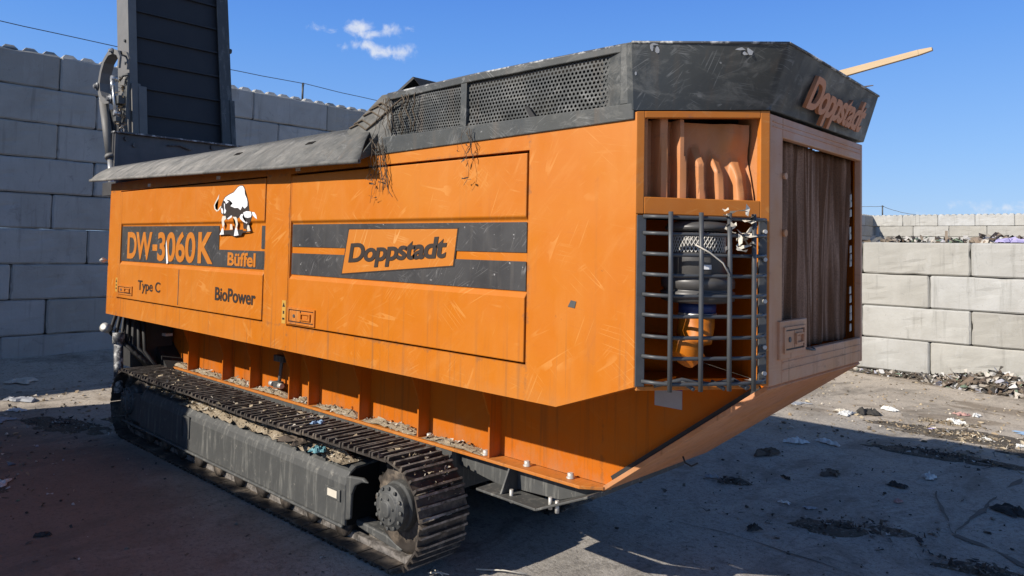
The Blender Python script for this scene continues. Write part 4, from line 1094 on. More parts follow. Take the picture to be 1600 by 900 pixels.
# sloping cheek plate at the hopper end of the grille
bm = nb(); prism(bm, [(-4.52, 2.99), (-4.30, 2.79), (-4.00, 2.79), (-4.00, 3.15), (-4.04, 3.206), (-4.115, 3.206)], 'y', YG-.008, YG+.01)
hexa(bm, [(-4.54, YG+.011, 2.985), (-4.52, YG+.011, 2.965), (-4.52, 5.1, 2.965), (-4.54, 5.1, 2.985)], [(-4.12, YG+.011, 3.21), (-4.10, YG+.011, 3.19), (-4.10, 5.1, 3.19), (-4.12, 5.1, 3.21)])
link('cheek_plate', bm, 'flap', T, .004)
bm = nb(); hexa(bm, [(-4.20, 3.25, 3.20), (-4.02, 3.32, 3.345), (-4.02, 3.62, 3.345), (-4.20, 3.55, 3.20)], [(-4.215, 3.25, 3.21), (-4.035, 3.32, 3.36), (-4.035, 3.62, 3.36), (-4.215, 3.55, 3.21)])
hexa(bm, [(-4.034, 3.32, 3.355), (-4.019, 3.32, 3.345), (-4.019, 3.62, 3.345), (-4.034, 3.62, 3.355)], [(-3.93, 3.34, 3.245), (-3.915, 3.34, 3.235), (-3.915, 3.60, 3.235), (-3.93, 3.60, 3.245)])
link('torn_rubber', bm, 'black', T)

# ---- hopper wing along the left top
bm = nb(); NX = 46; rows = []
for i in range(NX+1):
    t = i/NX
    xl = -9.36 + t*(-4.13+9.36); xt = -9.27 + t*(-4.27+9.27)
    zl = 2.868 - .118*t; zt2 = 3.028 - .02*t
    w = .004*mnoise.noise(Vector((t*7, 0, 4)))
    lo_ = Vector((xl, 2.955 + .004, zl)); hi = Vector((xt, 3.165, zt2))
    ring = []
    for k in range(5):
        s = k/4; p = hi.lerp(lo_, s); p.y -= .014*math.sin(s*3.14); p.z += .012*math.sin(s*3.14) + w*s; ring.append(p)
    # rolled lower lip
    for a in (40, 95, 150, 210, 270, 320):
        ring.append(Vector((xl, lo_.y - .004 - .016*math.sin(R(a)) + 0, zl + w - .016 + .018*math.cos(R(a)))))
    rows.append([bm.verts.new(p) for p in ring])
for A, B in zip(rows, rows[1:]):
    for k in range(len(A)-1): f = bm.faces.new((A[k], A[k+1], B[k+1], B[k])); f.smooth = True
wing = link('hopper_wing', bm, 'flap', T); sd = wing.modifiers.new('solid', 'SOLIDIFY'); sd.thickness = .008
bm = nb()
prism(bm, [(3.165, 3.0), (2.97, 2.765), (2.975, 2.745), (3.10, 2.80), (3.165, 2.86)], 'x', -4.165, -4.15); link('wing_end', bm, 'hood', wing)
bm = nb()
for x, z, y in ((-7.9, 2.925, 3.05), (-6.05, 2.935, 3.07), (-4.95, 2.94, 3.09)):
    hexa(bm, [(x-.05, y-.012, z-.016), (x+.05, y-.012, z-.016), (x+.07, y+.01, z+.006), (x-.03, y+.01, z+.006)], [(x-.05, y-.02, z-.012), (x+.05, y-.02, z-.012), (x+.07, y+.002, z+.010), (x-.03, y+.002, z+.010)])
link_each('slot', bm, 'dark_void', wing)
bm = nb(); box(bm, -9.1, -4.25, 3.17, 3.20, 2.80, 3.02); box(bm, -9.0, -4.3, 5.10, 5.16, 2.79, 3.05); link('hopper_side', bm, 'steel_dark', T)
bm = nb()
for x in (-8.0, -6.45, -5.12): box(bm, x-.025, x+.025, YS-.014, YS-.001, 2.735, 2.765)
link_each('clip', bm, 'cream_paper', T)
# rear hopper wall
bm = nb()
hexa(bm, [(-9.74, 3.30, 2.86), (-9.70, 3.30, 2.86), (-9.70, 5.1, 2.86), (-9.74, 5.1, 2.86)], [(-9.74, 3.30, 3.485), (-9.70, 3.30, 3.485), (-9.70, 5.1, 3.485), (-9.74, 5.1, 3.485)])
box(bm, -9.70, -9.66, 3.31, 3.345, 2.86, 3.48); box(bm, -9.70, -9.1, 3.20, 3.24, 2.70, 2.86)
rw = link('hopper_rear_wall', bm, 'black_gloss', T, .004)
bm = nb(); box(bm, -9.75, -9.63, 3.29, 5.1, 3.4855, 3.505); link('rim', bm, 'bar_worn', rw)
bm = nb()
for y, z in ((3.45, 3.43), (4.55, 3.44), (3.55, 3.36)): cyl(bm, (-9.70, y, z), (-9.675, y, z), .03, 10)
tube(bm, [(-9.68, 3.95, 3.40), (-9.67, 4.1, 3.415), (-9.67, 4.25, 3.37)], .010, 6)
link('bolt', bm, 'tframe', rw)

# ---- folded discharge conveyor, upright at the rear
CX0, CZ0, SL = -9.80, 3.0, -.16        # foot and lean (x per metre of height)
def cv(d, y, z): return Vector((CX0 + SL*(z-CZ0) + d, y + .12, z))
def cslab(bm, d0, d1, y0, y1, z0, z1): hexa(bm, [cv(d0, y0, z0), cv(d1, y0, z0), cv(d1, y1, z0), cv(d0, y1, z0)], [cv(d0, y0, z1), cv(d1, y0, z1), cv(d1, y1, z1), cv(d0, y1, z1)])
bm = nb(); cslab(bm, -.08, -.02, 3.52, 4.66, 2.75, 7.2); belt = link('conveyor_belt', bm, 'belt', T)
bm = nb(); z = 3.10
while z < 7.1: cslab(bm, -.0195, .018, 3.53, 4.64, z, z+.022); z += .345
link('cleat', bm, 'belt', belt)
bm = nb()
cslab(bm, -.34, .03, 3.425, 3.45, 3.0, 7.2); cslab(bm, .0305, .045, 3.425, 3.53, 3.0, 7.2); cslab(bm, -.34, -.325, 3.451, 3.60, 3.0, 7.2)
link('conveyor_rail', bm, 'rail', T, .004)
bm = nb()
cslab(bm, -.34, .03, 4.78, 4.80, 3.0, 7.2); cslab(bm, .0305, .05, 4.63, 4.80, 3.0, 7.2)
link('conveyor_rail', bm, 'tframe', T, .004)
bm = nb(); cslab(bm, .051, .085, 3.44, 3.55, 3.3, 4.18); cslab(bm, .086, .094, 3.52, 3.62, 3.3, 4.15); cslab(bm, -.2, .05, 3.40, 3.424, 3.3, 4.18); link('joint_plate', bm, 'rail', T, .004)
bm = nb(); cslab(bm, .051, .085, 4.62, 4.82, 3.2, 4.16); cslab(bm, .086, .10, 4.745, 4.765, 3.2, 4.16); link('joint_plate', bm, 'tframe', T, .004)
bm = nb()
for y, z in ((3.424, 4.75), (3.424, 4.55), (3.424, 4.45), (3.40, 3.8)): cyl(bm, cv(-.05, y+.01, z), cv(-.05, y-.02, z), .02, 8)
for z in (4.9, 4.05): cyl(bm, cv(0, 4.80, z), cv(0, 4.84, z), .035, 10)
link_each('bolt', bm, 'tframe', T)
# folding link, ram and rod beside the conveyor
YH = 3.25
bm = nb()
pts = [(-9.47, 4.24), (-9.45, 4.36), (-9.52, 4.43), (-9.65, 4.47), (-9.83, 4.47), (-9.97, 4.40), (-10.06, 4.28), (-10.11, 4.14), (-10.08, 4.02), (-9.99, 3.93), (-9.86, 3.88), (-9.72, 3.87), (-9.62, 3.90)]
wid = [.05, .06, .06, .055, .055, .06, .065, .075, .075, .07, .065, .06, .05]
cen = Vector((-9.78, 4.17))
outer = []; inner = []
for i, p in enumerate(pts):
    a = Vector(pts[max(i-1, 0)]); b = Vector(pts[min(i+1, len(pts)-1)]); d = (b-a).normalized(); nrm = Vector((-d.y, d.x))
    outer.append(Vector(p)+nrm*wid[i]*.5); inner.append(Vector(p)-nrm*wid[i]*.5)
for i in range(len(pts)-1):
    q = [outer[i], outer[i+1], inner[i+1], inner[i]]
    for yy in (0, .10): hexa(bm, [(k.x, YH-.012+yy, k.y) for k in q], [(k.x, YH+.012+yy, k.y) for k in q])
    q = [outer[i], outer[i+1]]
    if 2 <= i <= 8: hexa(bm, [(outer[i].x, YH+.0125, outer[i].y), (outer[i+1].x, YH+.0125, outer[i+1].y), (outer[i+1].lerp(inner[i+1], .2).x, YH+.0125, outer[i+1].lerp(inner[i+1], .2).y), (outer[i].lerp(inner[i], .2).x, YH+.0125, outer[i].lerp(inner[i], .2).y)],
                         [(outer[i].x, YH+.0875, outer[i].y), (outer[i+1].x, YH+.0875, outer[i+1].y), (outer[i+1].lerp(inner[i+1], .2).x, YH+.0875, outer[i+1].lerp(inner[i+1], .2).y), (outer[i].lerp(inner[i], .2).x, YH+.0875, outer[i].lerp(inner[i], .2).y)])
bmesh.ops.remove_doubles(bm, verts=bm.verts, dist=.0004)
hk = link('folding_link', bm, 'rail', T)
bm = nb()
for x, z, r in ((-10.13, 4.10, .05), (-9.66, 3.885, .055), (-9.66, 4.475, .035)): cyl(bm, (x, YH-.06, z), (x, YH+.16, z), r*.6, 12); cyl(bm, (x, YH-.03, z), (x, YH-.013, z), r, 12)
link_each('pin', bm, 'bar_worn', hk)
bm = nb(); cyl(bm, (-10.09, YH+.05, 3.93), (-9.76, YH+.05, 3.20), .055, 16); cyl(bm, (-9.765, YH+.05, 3.21), (-9.745, YH+.05, 3.17), .066, 16); ram = link('hydraulic_ram', bm, 'rail', T)
bm = nb(); cyl(bm, (-10.20, YH+.05, 4.08), (-10.08, YH+.05, 3.90), .03, 10); cyl(bm, (-9.75, YH+.05, 3.17), (-9.66, YH+.05, 2.7), .04, 10); cyl(bm, (-10.15, YH+.02, 4.03), (-10.03, YH+.02, 3.78), .018, 8); link('piston_rod', bm, 'chrome', ram)
bm = nb(); box(bm, -9.80, -9.73, YH+.12, YH+.17, 3.1, 3.9); tube(bm, [(-9.98, YH+.12, 3.8), (-9.80, YH+.13, 3.3), (-9.72, YH+.12, 3.0)], .03, 8); link('hose', bm, 'black', ram)
bm = nb(); cyl(bm, (-9.66, YH, 4.13), (-9.53, YH, 3.70), .018, 8); cyl(bm, (-9.66, YH-.02, 4.14), (-9.66, YH+.05, 4.14), .035, 10); cyl(bm, (-9.655, YH, 4.12), (-9.64, YH, 4.0), .028, 8); cyl(bm, (-9.52, YH-.02, 3.70), (-9.52, YH+.05, 3.70), .03, 10); link('gas_strut', bm, 'chrome', T)
bm = nb(); box(bm, -9.66, -9.50, YH+.02, YH+.14, 3.82, 3.92); prism(bm, [(-9.60, 3.6), (-9.48, 3.6), (-9.46, 4.2), (-9.55, 4.2)], 'y', YH+.10, YH+.13); tube(bm, [(-9.60, YH+.05, 4.10), (-9.48, YH+.06, 4.16), (-9.42, YH+.10, 4.17)], .016, 6); box(bm, -9.58, -9.50, YH+.0, YH+.06, 3.60, 3.66); link('link_bracket', bm, 'tframe', T, .003)
bm = nb(); rnd = random.Random(21)
for k in range(46): shard(bm, (-9.52+rnd.uniform(-.06, .05), YH+.06+rnd.uniform(-.05, .05), rnd.uniform(3.5, 4.15)), .06, rnd)
tag(link('caught_debris', bm, 'chips_tan'), 'shreds of plant waste caught beside the conveyor foot', 'debris', kind='stuff')
bm = nb(); cyl(bm, (-9.13, 3.02, 1.94), (-9.13, 3.10, 1.94), .012, 8); lathe(bm, [(.028, 0), (.028, .03)], (-9.16, 3.06, 1.94), (1, 0, 0), 10); link('knob', bm, 'bolt', T)

# ================================================================ LOOSE THINGS ON THE MACHINE
bm = nb(); a, b = Vector((-2.42, 4.98, 3.245)), Vector((-1.19, 5.0, 3.424)); d = (b-a).normalized(); s = Vector((0, 1, 0)); u = d.cross(s)*-1
def pl(t, w, h): c = a.lerp(b, t); return [c + s*w - u*h, c + s*w + u*h, c - s*w + u*h, c - s*w - u*h]
hexa(bm, pl(0, .015, .033), pl(.94, .014, .017)); A2 = pl(.9401, .014, .017)
hexa(bm, A2, pl(1.0, .012, .010))
tag(link('wooden_plank', bm, 'wood', None, .002), 'pale splintered wooden plank sticking out over the hood into the sky', 'plank')
bm = nb(); hexa(bm, [(-1.9, 4.9, 3.215), (-1.9, 4.96, 3.215), (-1.52, 4.99, 3.243), (-1.52, 4.985, 3.243)], [(-1.9, 4.9, 3.235), (-1.9, 4.96, 3.235), (-1.52, 4.99, 3.248), (-1.52, 4.985, 3.248)])
tag(link('wood_splinter', bm, 'brown_cloth'), 'small dark pointed splinter lying on the hood below the wooden plank', 'splinter')

def tangle(name, c, spread, n, label, seed, drop):
    rnd = random.Random(seed); bm = nb(); c = Vector(c)
    for k in range(n):
        p = c + Vector((rnd.uniform(-1, 1)*spread, -.012-.02*rnd.random(), rnd.uniform(-.02, .04))); pts = []
        vx = rnd.uniform(-.022, .022); vz = -drop*rnd.uniform(.4, 1.0)/9
        for i in range(10):
            pts.append(p.copy()); vx = vx*.8 + rnd.uniform(-.016, .016)
            p = p + Vector((vx, rnd.uniform(-.006, .006), vz + rnd.uniform(-.012, .012))); p.y = min(p.y, YS-.012)
        tube(bm, pts, rnd.uniform(.0010, .0030), 5)
    for k in range(n//2): 
        for i in range(2): shard(bm, c + Vector((rnd.gauss(0, spread*.6), -.03, -drop*rnd.uniform(.1, .9))), .035, rnd)
    return tag(link(name, bm, 'twine'), label, 'twine')
tangle('tangled_twine', (-4.10, 3.085, 2.87), .08, 15, 'clump of tangled dry twine hanging where the wing meets the mesh grille', 4, .42)
tangle('tangled_twine', (-3.20, 3.075, 2.87), .045, 6, 'thin strands of dry twine hanging over the top edge of the right door', 9, .34)
bm = nb(); rnd = random.Random(31)
for k in range(12):
    x = -4.02 + rnd.uniform(-.05, .30); pts = []
    z = 3.17
    for i in range(8): pts.append((x, YG-.03-.01*rnd.random(), z)); x += rnd.uniform(-.03, .03); z -= rnd.uniform(.02, .05)
    tube(bm, pts, rnd.uniform(.0016, .0045), 5)
for k in range(5):
    x = -4.5+rnd.random()*.3; z = 3.0+(x+4.5)*.45; tube(bm, [(x, YG-.014, z), (x+.1, YG-.016, z+.02), (x+.2, YG-.015, z-.03), (x+.33, YG-.02, z+.02)], .006, 5)
tag(link('tangled_twine', bm, 'twine'), 'dry stalks and strands caught on the left end of the mesh grille', 'twine')
bm = nb(); rnd = random.Random(13)
for k in range(16): c = ch(.47+rnd.uniform(-.05, .10), .10+rnd.uniform(-.02, .03), 2.36-.0+rnd.uniform(-.20, .02)); shard(bm, c, .06, rnd)
for k in range(6): c = ch(.53+rnd.uniform(-.03, .05), .08, 2.24+rnd.uniform(-.04, .04)); shard(bm, c, .09, rnd)
tag(link('torn_scraps', bm, 'cream_paper'), 'torn pale scraps snagged on the top bars of the guard cage', 'scraps')
bm = nb(); tube(bm, [ch(.26, .115, 2.205), ch(.33, .12, 2.17), ch(.40, .122, 2.12), ch(.435, .123, 2.06)], .004, 5); tag(link('string', bm, 'cream_paper'), 'pale string slanting across the guard cage in front of the air cleaner', 'string')

def heap_strip(name, m, x0, x1, ya, yb, z0, hgt, label, cat, seed, chip=None, nchip=0, cs=.05, gaps=()):
    """ragged heap of debris lying on a ledge, with loose chips on it"""
    rnd = random.Random(seed); bm = nb(); nx = max(8, int((x1-x0)/.035)); ny = 9; gr = []
    def hz(x, t):
        e = min(1, (x-x0)/.15, (x1-x)/.15)
        n1 = mnoise.noise(Vector((x*2.2, t*2, seed))); n2 = mnoise.noise(Vector((x*9, t*6, seed+3))); n3 = mnoise.noise(Vector((x*26, t*16, seed+7)))
        h = hgt*(.55+.45*n1)*math.sin(max(0.02, min(1, t))*3.14159)**.6 + hgt*.42*n2 + hgt*.28*n3
        return max(-.012, h*max(0, e))
    for i in range(nx+1):
        x = x0 + (x1-x0)*i/nx
        gr.append([bm.verts.new((x, ya+(yb-ya)*j/ny, z0 + hz(x, j/ny))) for j in range(ny+1)])
    for i in range(nx):
        for j in range(ny): bm.faces.new((gr[i][j], gr[i+1][j], gr[i+1][j+1], gr[i][j+1]))
    o = tag(link(name, bm, m), label, cat, kind='stuff')
    if chip:
        bm = nb()
        for k in range(nchip):
            x = rnd.uniform(x0, x1); t = rnd.uniform(.05, .95); shard(bm, (x, ya+(yb-ya)*t, z0+max(0, hz(x, t))+cs*.12), cs*rnd.uniform(.4, 1.4), rnd, .35)
        c2 = tag(link(name + '_chips', bm, chip), label + ', loose pieces', cat, kind='stuff')
    return o
heap_strip('debris_on_track_frame', 'dirt_tan', -7.45, -4.62, 3.235, 3.44, .562, .085, 'tan shredded waste piled on the near track frame', 'debris', 3, 'chips_tan', 700, .035)
heap_strip('debris_on_track_frame', 'dirt_brown', -8.3, -7.45, 3.24, 3.42, .595, .05, 'darker shredded waste on the shaded rear of the track frame', 'debris', 5, 'chips_tan', 160, .05)
for i, (a_, b_, h_) in enumerate(((-8.98, -8.36, .10), (-8.28, -7.54, .09), (-7.46, -6.96, .11), (-6.88, -6.23, .10), (-6.15, -5.90, .12), (-5.80, -5.14, .11), (-5.06, -4.39, .10), (-4.31, -3.66, .06))):
    heap_strip('debris_on_flange', 'dirt_tan', a_, b_, 3.71, 3.828, .736, h_*.5, ('tan', 'brown', 'greyish')[i % 3] + ' waste heaped on the flange between ribs, bay %s' % ('first', 'second', 'third', 'fourth', 'narrow fifth', 'sixth', 'seventh', 'eighth')[i] + ' from the rear', 'debris', 20+i, 'chips_tan', 34, .04)
bm = nb(); rnd = random.Random(44)
for k in range(190):
    x = rnd.uniform(-8.4, -4.1); y = 3.18 + .38*rnd.random(); shard(bm, (x, y, .745 - .018*math.sin((x+8.6)/4.6*3.14)), .05*rnd.uniform(.3, 1.6), rnd, .2)
for k in range(70):
    a = rnd.uniform(.1, 1.2); shard(bm, (-4.02+.37*math.sin(a), 3.2+.34*rnd.random(), .378+.372*math.cos(a)), .03, rnd)
tag(link('chips_on_track', bm, 'chips_tan'), 'scattered pale chips and shreds on top of the near track', 'debris', kind='stuff')
crumple('rag', 'blue_plastic_film', (-5.20, 3.40, .735), .09, 'small blue plastic scrap on top of the near track', 'scrap', seed=3, flatness=.6)
crumple('rag', 'teal_plastic_film', (-4.90, 3.215, .60), .12, 'teal rag hanging at the outer edge of the near track', 'rag', seed=5, flatness=.8)
crumple('rag', 'brown_cloth', (-5.25, 3.29, .61), .26, 'brown torn cloth on the debris of the track frame', 'rag', seed=8, flatness=.35)

# ================================================================ LITTER AND WASTE IN THE YARD
def heap(name, m, cx, cy, rx, ry, h, label, seed, base_z=0.0, chip='waste', n=700, cs=.12, lumps=0, clip=None):
    rnd = random.Random(seed); bm = nb(); N = 34; gr = []
    def hz(x, y):
        r = math.hypot((x-cx)/rx, (y-cy)/ry); k = max(0, 1-r*r)
        return h*k*(.75+.5*mnoise.noise(Vector((x*1.7, y*1.7, seed)))) + (.22*h*mnoise.noise(Vector((x*6, y*6, seed))) if k > 0 else 0)*min(1, k*4)
    for i in range(N+1):
        gr.append([bm.verts.new((cx-rx+2*rx*i/N, cy-ry+2*ry*j/N, base_z - .01 + max(0, hz(cx-rx+2*rx*i/N, cy-ry+2*ry*j/N)))) for j in range(N+1)])
    for i in range(N):
        for j in range(N): bm.faces.new((gr[i][j], gr[i+1][j], gr[i+1][j+1], gr[i][j+1]))
    o = link(name, bm, m)
    tag(o, label, 'waste', kind='stuff')
    bm = nb()
    for k in range(n):
        a = rnd.uniform(0, 6.283); r = math.sqrt(rnd.random())*1.06; x, y = cx+rx*r*math.cos(a), cy+ry*r*math.sin(a)
        s = cs*rnd.uniform(.3, 1.5)
        shard(bm, (x, y, base_z + max(0, hz(x, y)) + s*.10), s, rnd, .6)
    for k in range(lumps):
        a = rnd.uniform(0, 6.283); r = math.sqrt(rnd.random()); x, y = cx+rx*r*math.cos(a), cy+ry*r*math.sin(a)
        lump(bm, (x, y, base_z + max(0, hz(x, y))), cs*rnd.uniform(.25, .6), rnd)
    tag(link(name + '_pieces', bm, chip), label + ', loose pieces on it', 'waste', kind='stuff')
heap('waste_heap', 'dirt_brown', -1.9, 14.75, 1.75, .62, .33, 'heap of mixed rags and plastic at the foot of the bright low wall', 3, n=900, cs=.14, lumps=60)
heap('waste_heap', 'dirt_brown', -3.9, 14.95, 1.3, .28, .08, 'low strip of rubble and scraps along the bright low wall', 4, n=220, cs=.09, lumps=30)
heap('waste_heap', 'dirt_brown', -3.2, 17.6, 5.2, 1.9, .56, 'mixed waste piled behind the bright low wall, showing above its top', 5, base_z=2.02, n=1300, cs=.24, lumps=220)
bm = nb(); box(bm, -8.2, 1.8, 15.82, 19.4, 0.0, 2.03); tag(link('waste_fill', bm, 'dirt_brown'), 'brown waste filling the bay behind the bright low wall', 'waste', kind='stuff')
bm = nb(); rnd = random.Random(12)
for k in range(60):
    x = rnd.uniform(-4.6, -.5); lump(bm, (x, 15.75+rnd.uniform(-.1, .3), 2.455+.03*rnd.random()), rnd.uniform(.04, .11), rnd)
for k in range(130): shard(bm, (rnd.uniform(-4.7, -.4), 15.6+rnd.uniform(-.1, .4), 2.46+.08*rnd.random()), .15*rnd.uniform(.4, 1.4), rnd)
tag(link('waste_on_wall', bm, 'waste'), 'rubble and rags spilling onto the top of the bright low wall', 'waste', kind='stuff')
crumple('plastic_bag', 'lilac_plastic_film', (-2.45, 15.55, 2.44), .42, 'lilac plastic bag lying on top of the bright low wall', 'bag', seed=17, flatness=.55)

def mat_patch(cx, cy, rx, ry, rot, h, label, seed, m='dirt_brown', n=120, chip='chips_dark'):
    rnd = random.Random(seed); bm = nb(); N = 44; gr = []; ca, sa = math.cos(rot), math.sin(rot)
    def P(u, v):
        x, y = u*rx, v*ry; return cx + x*ca - y*sa, cy + x*sa + y*ca
    def hh(u, v):
        x, y = P(u, v); k = (1 - math.hypot(u, v)**1.5) + (.75*mnoise.noise(Vector((x*2.2, y*4.0, seed))) + .75*mnoise.noise(Vector((x*6, y*11, seed))))*max(0, 1.15-math.hypot(u, v)) - .34
        return h*min(1, max(0, k)*1.6)*(.8+.5*mnoise.noise(Vector((x*14, y*14, 2))))
    for i in range(N+1):
        gr.append([None]*(N+1))
        for j in range(N+1):
            u, v = -1.15+2.3*i/N, -1.15+2.3*j/N; x, y = P(u, v); k = hh(u, v); gr[i][j] = bm.verts.new((x, y, k - .003 if k < .002 else k + .003))
    for i in range(N):
        for j in range(N):
            f4 = (gr[i][j], gr[i+1][j], gr[i+1][j+1], gr[i][j+1])
            if max(v.co.z for v in f4) > 0: bm.faces.new(f4)
    for v in [v for v in bm.verts if not v.link_faces]: bm.verts.remove(v)
    o = tag(link('dirt_patch', bm, m), label, 'dirt', kind='stuff')
    bm = nb()
    for k in range(n):
        a = rnd.uniform(0, 6.283); r = abs(rnd.gauss(0, .6)); x, y = P(r*math.cos(a), r*math.sin(a)); shard(bm, (x, y, .012+h*.6*max(0, 1-r)), .05*rnd.uniform(.3, 1.4), rnd, .3)
    tag(link('dirt_patch_crumbs', bm, chip), label + ', loose crumbs', 'dirt', kind='stuff')
mat_patch(-2.13, 6.30, .62, .24, .62, .028, 'long dark dirt smear on the shaded ground at lower right', 1, n=150)
mat_patch(-1.15, 6.15, .42, .16, .2, .03, 'dark dirt along the crack at the lower right edge', 2)
mat_patch(-3.30, 6.75, .22, .13, .5, .03, 'small dark dirt clump in the shade right of the bow plate', 3, n=60)
mat_patch(-2.15, 9.35, 1.05, .25, .12, .022, 'wide dark dirt streak near the edge of the machine shadow', 4, n=220)
mat_patch(-2.2, 10.6, 1.5, .5, .1, .016, 'brown crumbly dirt on the sunlit ground beyond the shadow', 6, n=420, chip='chips_tan')
mat_patch(-1.0, 10.2, 1.1, .35, .05, .02, 'brown crumbly dirt at the right edge along the shadow line', 7, n=260, chip='chips_tan')
mat_patch(-8.2, 1.55, 1.15, .40, .2, .020, 'brown dirt and straw scattered on the shaded ground at far left', 10, n=200, chip='chips_tan')
mat_patch(-9.7, 2.9, .9, .35, .3, .03, 'dark lumpy dirt behind the rear of the track', 11, n=160)
mat_patch(-9.3, 3.6, .7, .3, .3, .04, 'dark lumpy dirt against the rear of the track', 12, n=120)
mat_patch(-2.5, 11.2, .45, .16, .1, .02, 'pale crumbs of rubble on the sunlit ground', 13, n=160, chip='chips_tan', m='dirt_tan')

LIT = [
 ('white_plastic_film', -3.48, 8.70, .20, 'white plastic scrap in the shade, left one of a pair', .55), ('white_plastic_film', -3.22, 8.95, .24, 'white plastic scrap in the shade, right one of a pair', .5),
 ('brown_cloth', -3.50, 7.95, .30, 'brown twisted rag on the shaded ground', .5), ('dark_cloth', -3.42, 11.0, .30, 'black crumpled bag on the sunlit ground', .6),
 ('white_plastic_film', -3.62, 10.75, .26, 'white crumpled bag beside the black one on sunlit ground', .45), ('white_plastic_film', -3.30, 11.5, .22, 'white scrap just beyond the black crumpled bag', .5),
 ('cream_paper', -3.75, 10.9, .16, 'cream paper scrap left of the black crumpled bag', .4), ('grey_plastic_film', -4.35, 11.0, .26, 'flat grey plastic film near the machine on sunlit ground', .15),
 ('white_plastic_film', -2.42, 11.3, .24, 'white plastic wad alone in the middle of the sunlit ground', .6), ('pink_scrap', -2.5, 11.95, .16, 'pinkish scrap on the sunlit ground', .5),
 ('white_plastic_film', -2.34, 12.0, .14, 'small white scrap right of the pinkish one', .6), ('blue_plastic_film', -1.62, 11.3, .30, 'flat pale blue film on the sunlit ground at right', .15),
 ('white_plastic_film', -2.02, 8.30, .13, 'upright white paper sliver on the shaded ground', .9), ('dark_cloth', -2.15, 7.80, .16, 'small black rag near the upright paper sliver', .5),
 ('pink_scrap', -2.02, 7.30, .09, 'small reddish scrap above the dark dirt smear', .6), ('dark_cloth', -2.62, 5.72, .10, 'black lump of rag alone on the shaded ground', 1.0),
 ('white_plastic_film', -2.72, 6.52, .09, 'white scrap on the left end of the dark dirt smear', .5), ('grey_plastic_film', -2.5, 6.55, .10, 'pale grey scrap on top of the dark dirt smear', .3),
 ('dark_cloth', -1.25, 7.75, .28, 'dark folded rag near the right edge of the picture', .4), ('grey_plastic_film', -3.5, 6.72, .12, 'grey scrap beside the dark clump right of the bow plate', .6),
 ('grey_plastic_film', -11.6, 2.9, .40, 'pale grey plastic sheet scrap near the shaded wall', .3), ('grey_plastic_film', -11.9, 4.4, .42, 'pale plastic film scrap by the rear of the track', .3),
 ('white_plastic_film', -7.75, 1.85, .18, 'white torn scraps on the brown stained ground at left', .5), ('white_plastic_film', -10.9, 2.7, .20, 'white scrap in the sunlit strip at far left', .4),
 ('dark_cloth', -8.6, 1.2, .30, 'dark rag on the brown stained ground at far left edge', .5), ('grey_plastic_film', -10.4, 2.4, .30, 'crumpled grey film in the shade at left edge', .3),
 ('dark_cloth', -6.2, 1.75, .10, 'tiny dark scrap on the brown stained ground', .6),
 ('cream_paper', -12.8, 3.2, .30, 'cream scrap on the soil bank of the shaded wall', .4), ('lilac_plastic_film', -2.55, 10.65, .10, 'tiny lilac scrap in the crumbly sunlit dirt', .5),
 ('white_plastic_film', -1.95, 10.55, .14, 'white scrap in the crumbly sunlit dirt', .5), ('white_plastic_film', -1.6, 10.5, .12, 'white scrap at the right of the crumbly sunlit dirt', .5),
 ('brown_cloth', -2.75, 7.75, .22, 'thin brown strip of cloth on the shaded ground', .3), ('dark_cloth', -3.0, 7.25, .10, 'small dark scrap on the shaded ground', .6),
]
for i, (m, x, y, s, lab, fl) in enumerate(LIT):
    z = 0.0
    if x < -12.1: z = .04
    crumple({'dark_cloth': 'rag', 'brown_cloth': 'rag', 'cream_paper': 'paper_scrap', 'pink_scrap': 'scrap'}.get(m, 'plastic_scrap'), m, (x, y, z), s, lab, 'litter', seed=100+i, flatness=fl, aspect=.5 if i % 3 else .8)
# dry sticks by the lit corner in front of the track
for i, (a, b_, lab) in enumerate((((-3.60, 3.62, .012), (-3.30, 3.80, .02), 'pale dry stick on the ground near the lit corner, longer one'), ((-3.78, 3.35, .012), (-3.66, 3.43, .014), 'short pale stick on the ground right of the track'), ((-3.80, 3.40, .012), (-3.68, 3.39, .016), 'thin pale stalk crossing the short stick'))):
    bm = nb(); a, b_ = Vector(a), Vector(b_); tube(bm, [a, a.lerp(b_, .5)+Vector((0, .01, .006)), b_], [.006, .005, .003], 6)
    tag(link('dry_stick', bm, 'cream_paper'), lab, 'stick')
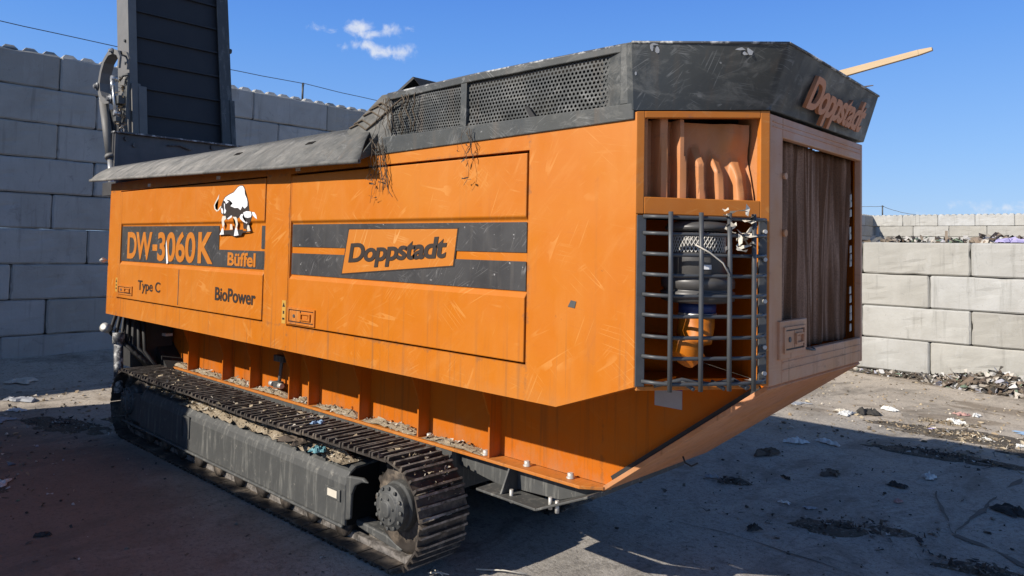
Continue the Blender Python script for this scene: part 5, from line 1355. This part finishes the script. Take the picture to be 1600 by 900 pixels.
# fine litter nobody could count
def crumbs(name, m, n, area, smin, smax, label, seed):
    rnd = random.Random(seed); bm = nb()
    for k in range(n):
        x, y = area(rnd); s = rnd.uniform(smin, smax)*rnd.random()**.7 + .006
        if rnd.random() < .5: shard(bm, (x, y, s*.12+.004), s, rnd, .2)
        else: lump(bm, (x, y, s*.15), s*.35, rnd)
    tag(link(name, bm, m), label, 'litter', kind='stuff')
crumbs('fine_litter', 'chips_tan', 900, lambda r: (r.uniform(-5.5, .5), 9.2+5.6*r.random()), .02, .09, 'fine pale crumbs strewn over the sunlit ground', 1)
crumbs('fine_litter', 'chips_dark', 420, lambda r: (r.uniform(-4.2, .0), 4.8+5*r.random()), .01, .055, 'fine dark crumbs strewn over the shaded ground', 2)
crumbs('fine_litter', 'chips_tan', 700, lambda r: (r.uniform(-13.5, -9.2), r.uniform(1.5, 6.5)), .02, .10, 'fine crumbs strewn between the shaded wall and the track', 3)
crumbs('fine_litter', 'chips_dark', 260, lambda r: (r.uniform(-9.5, -4.0), r.uniform(.8, 3.1)), .008, .04, 'fine crumbs on the shaded ground before the track', 4)
crumbs('fine_litter', 'waste', 160, lambda r: (r.gauss(-8.6, .6), r.gauss(1.75, .3)), .02, .09, 'small mixed litter on the brown stained ground at left', 5)
crumbs('fine_litter', 'chips_dark', 60, lambda r: (r.uniform(-2.9, -1.8), r.uniform(3.2, 4.3)), .006, .03, 'few dark specks on the lit corner of ground', 6)

# ================================================================ GROUPS OF REPEATS
GR = {'plastic_scrap': 'plastic scraps littering the yard', 'rag': 'rags littering the yard', 'paper_scrap': 'paper scraps littering the yard', 'scrap': 'small scraps littering the yard',
      'concrete_block_wall': 'walls of dry stacked concrete blocks', 'wire_post': 'posts carrying the wire', 'wire': 'wires above the walls', 'tangled_twine': 'dry twine caught on the machine', 'dry_stick': 'dry sticks on the ground'}
for o in list(scene.objects):
    if o.parent is None and o.name.split('.')[0] in GR and o.get('kind') is None: o['group'] = GR[o.name.split('.')[0]]
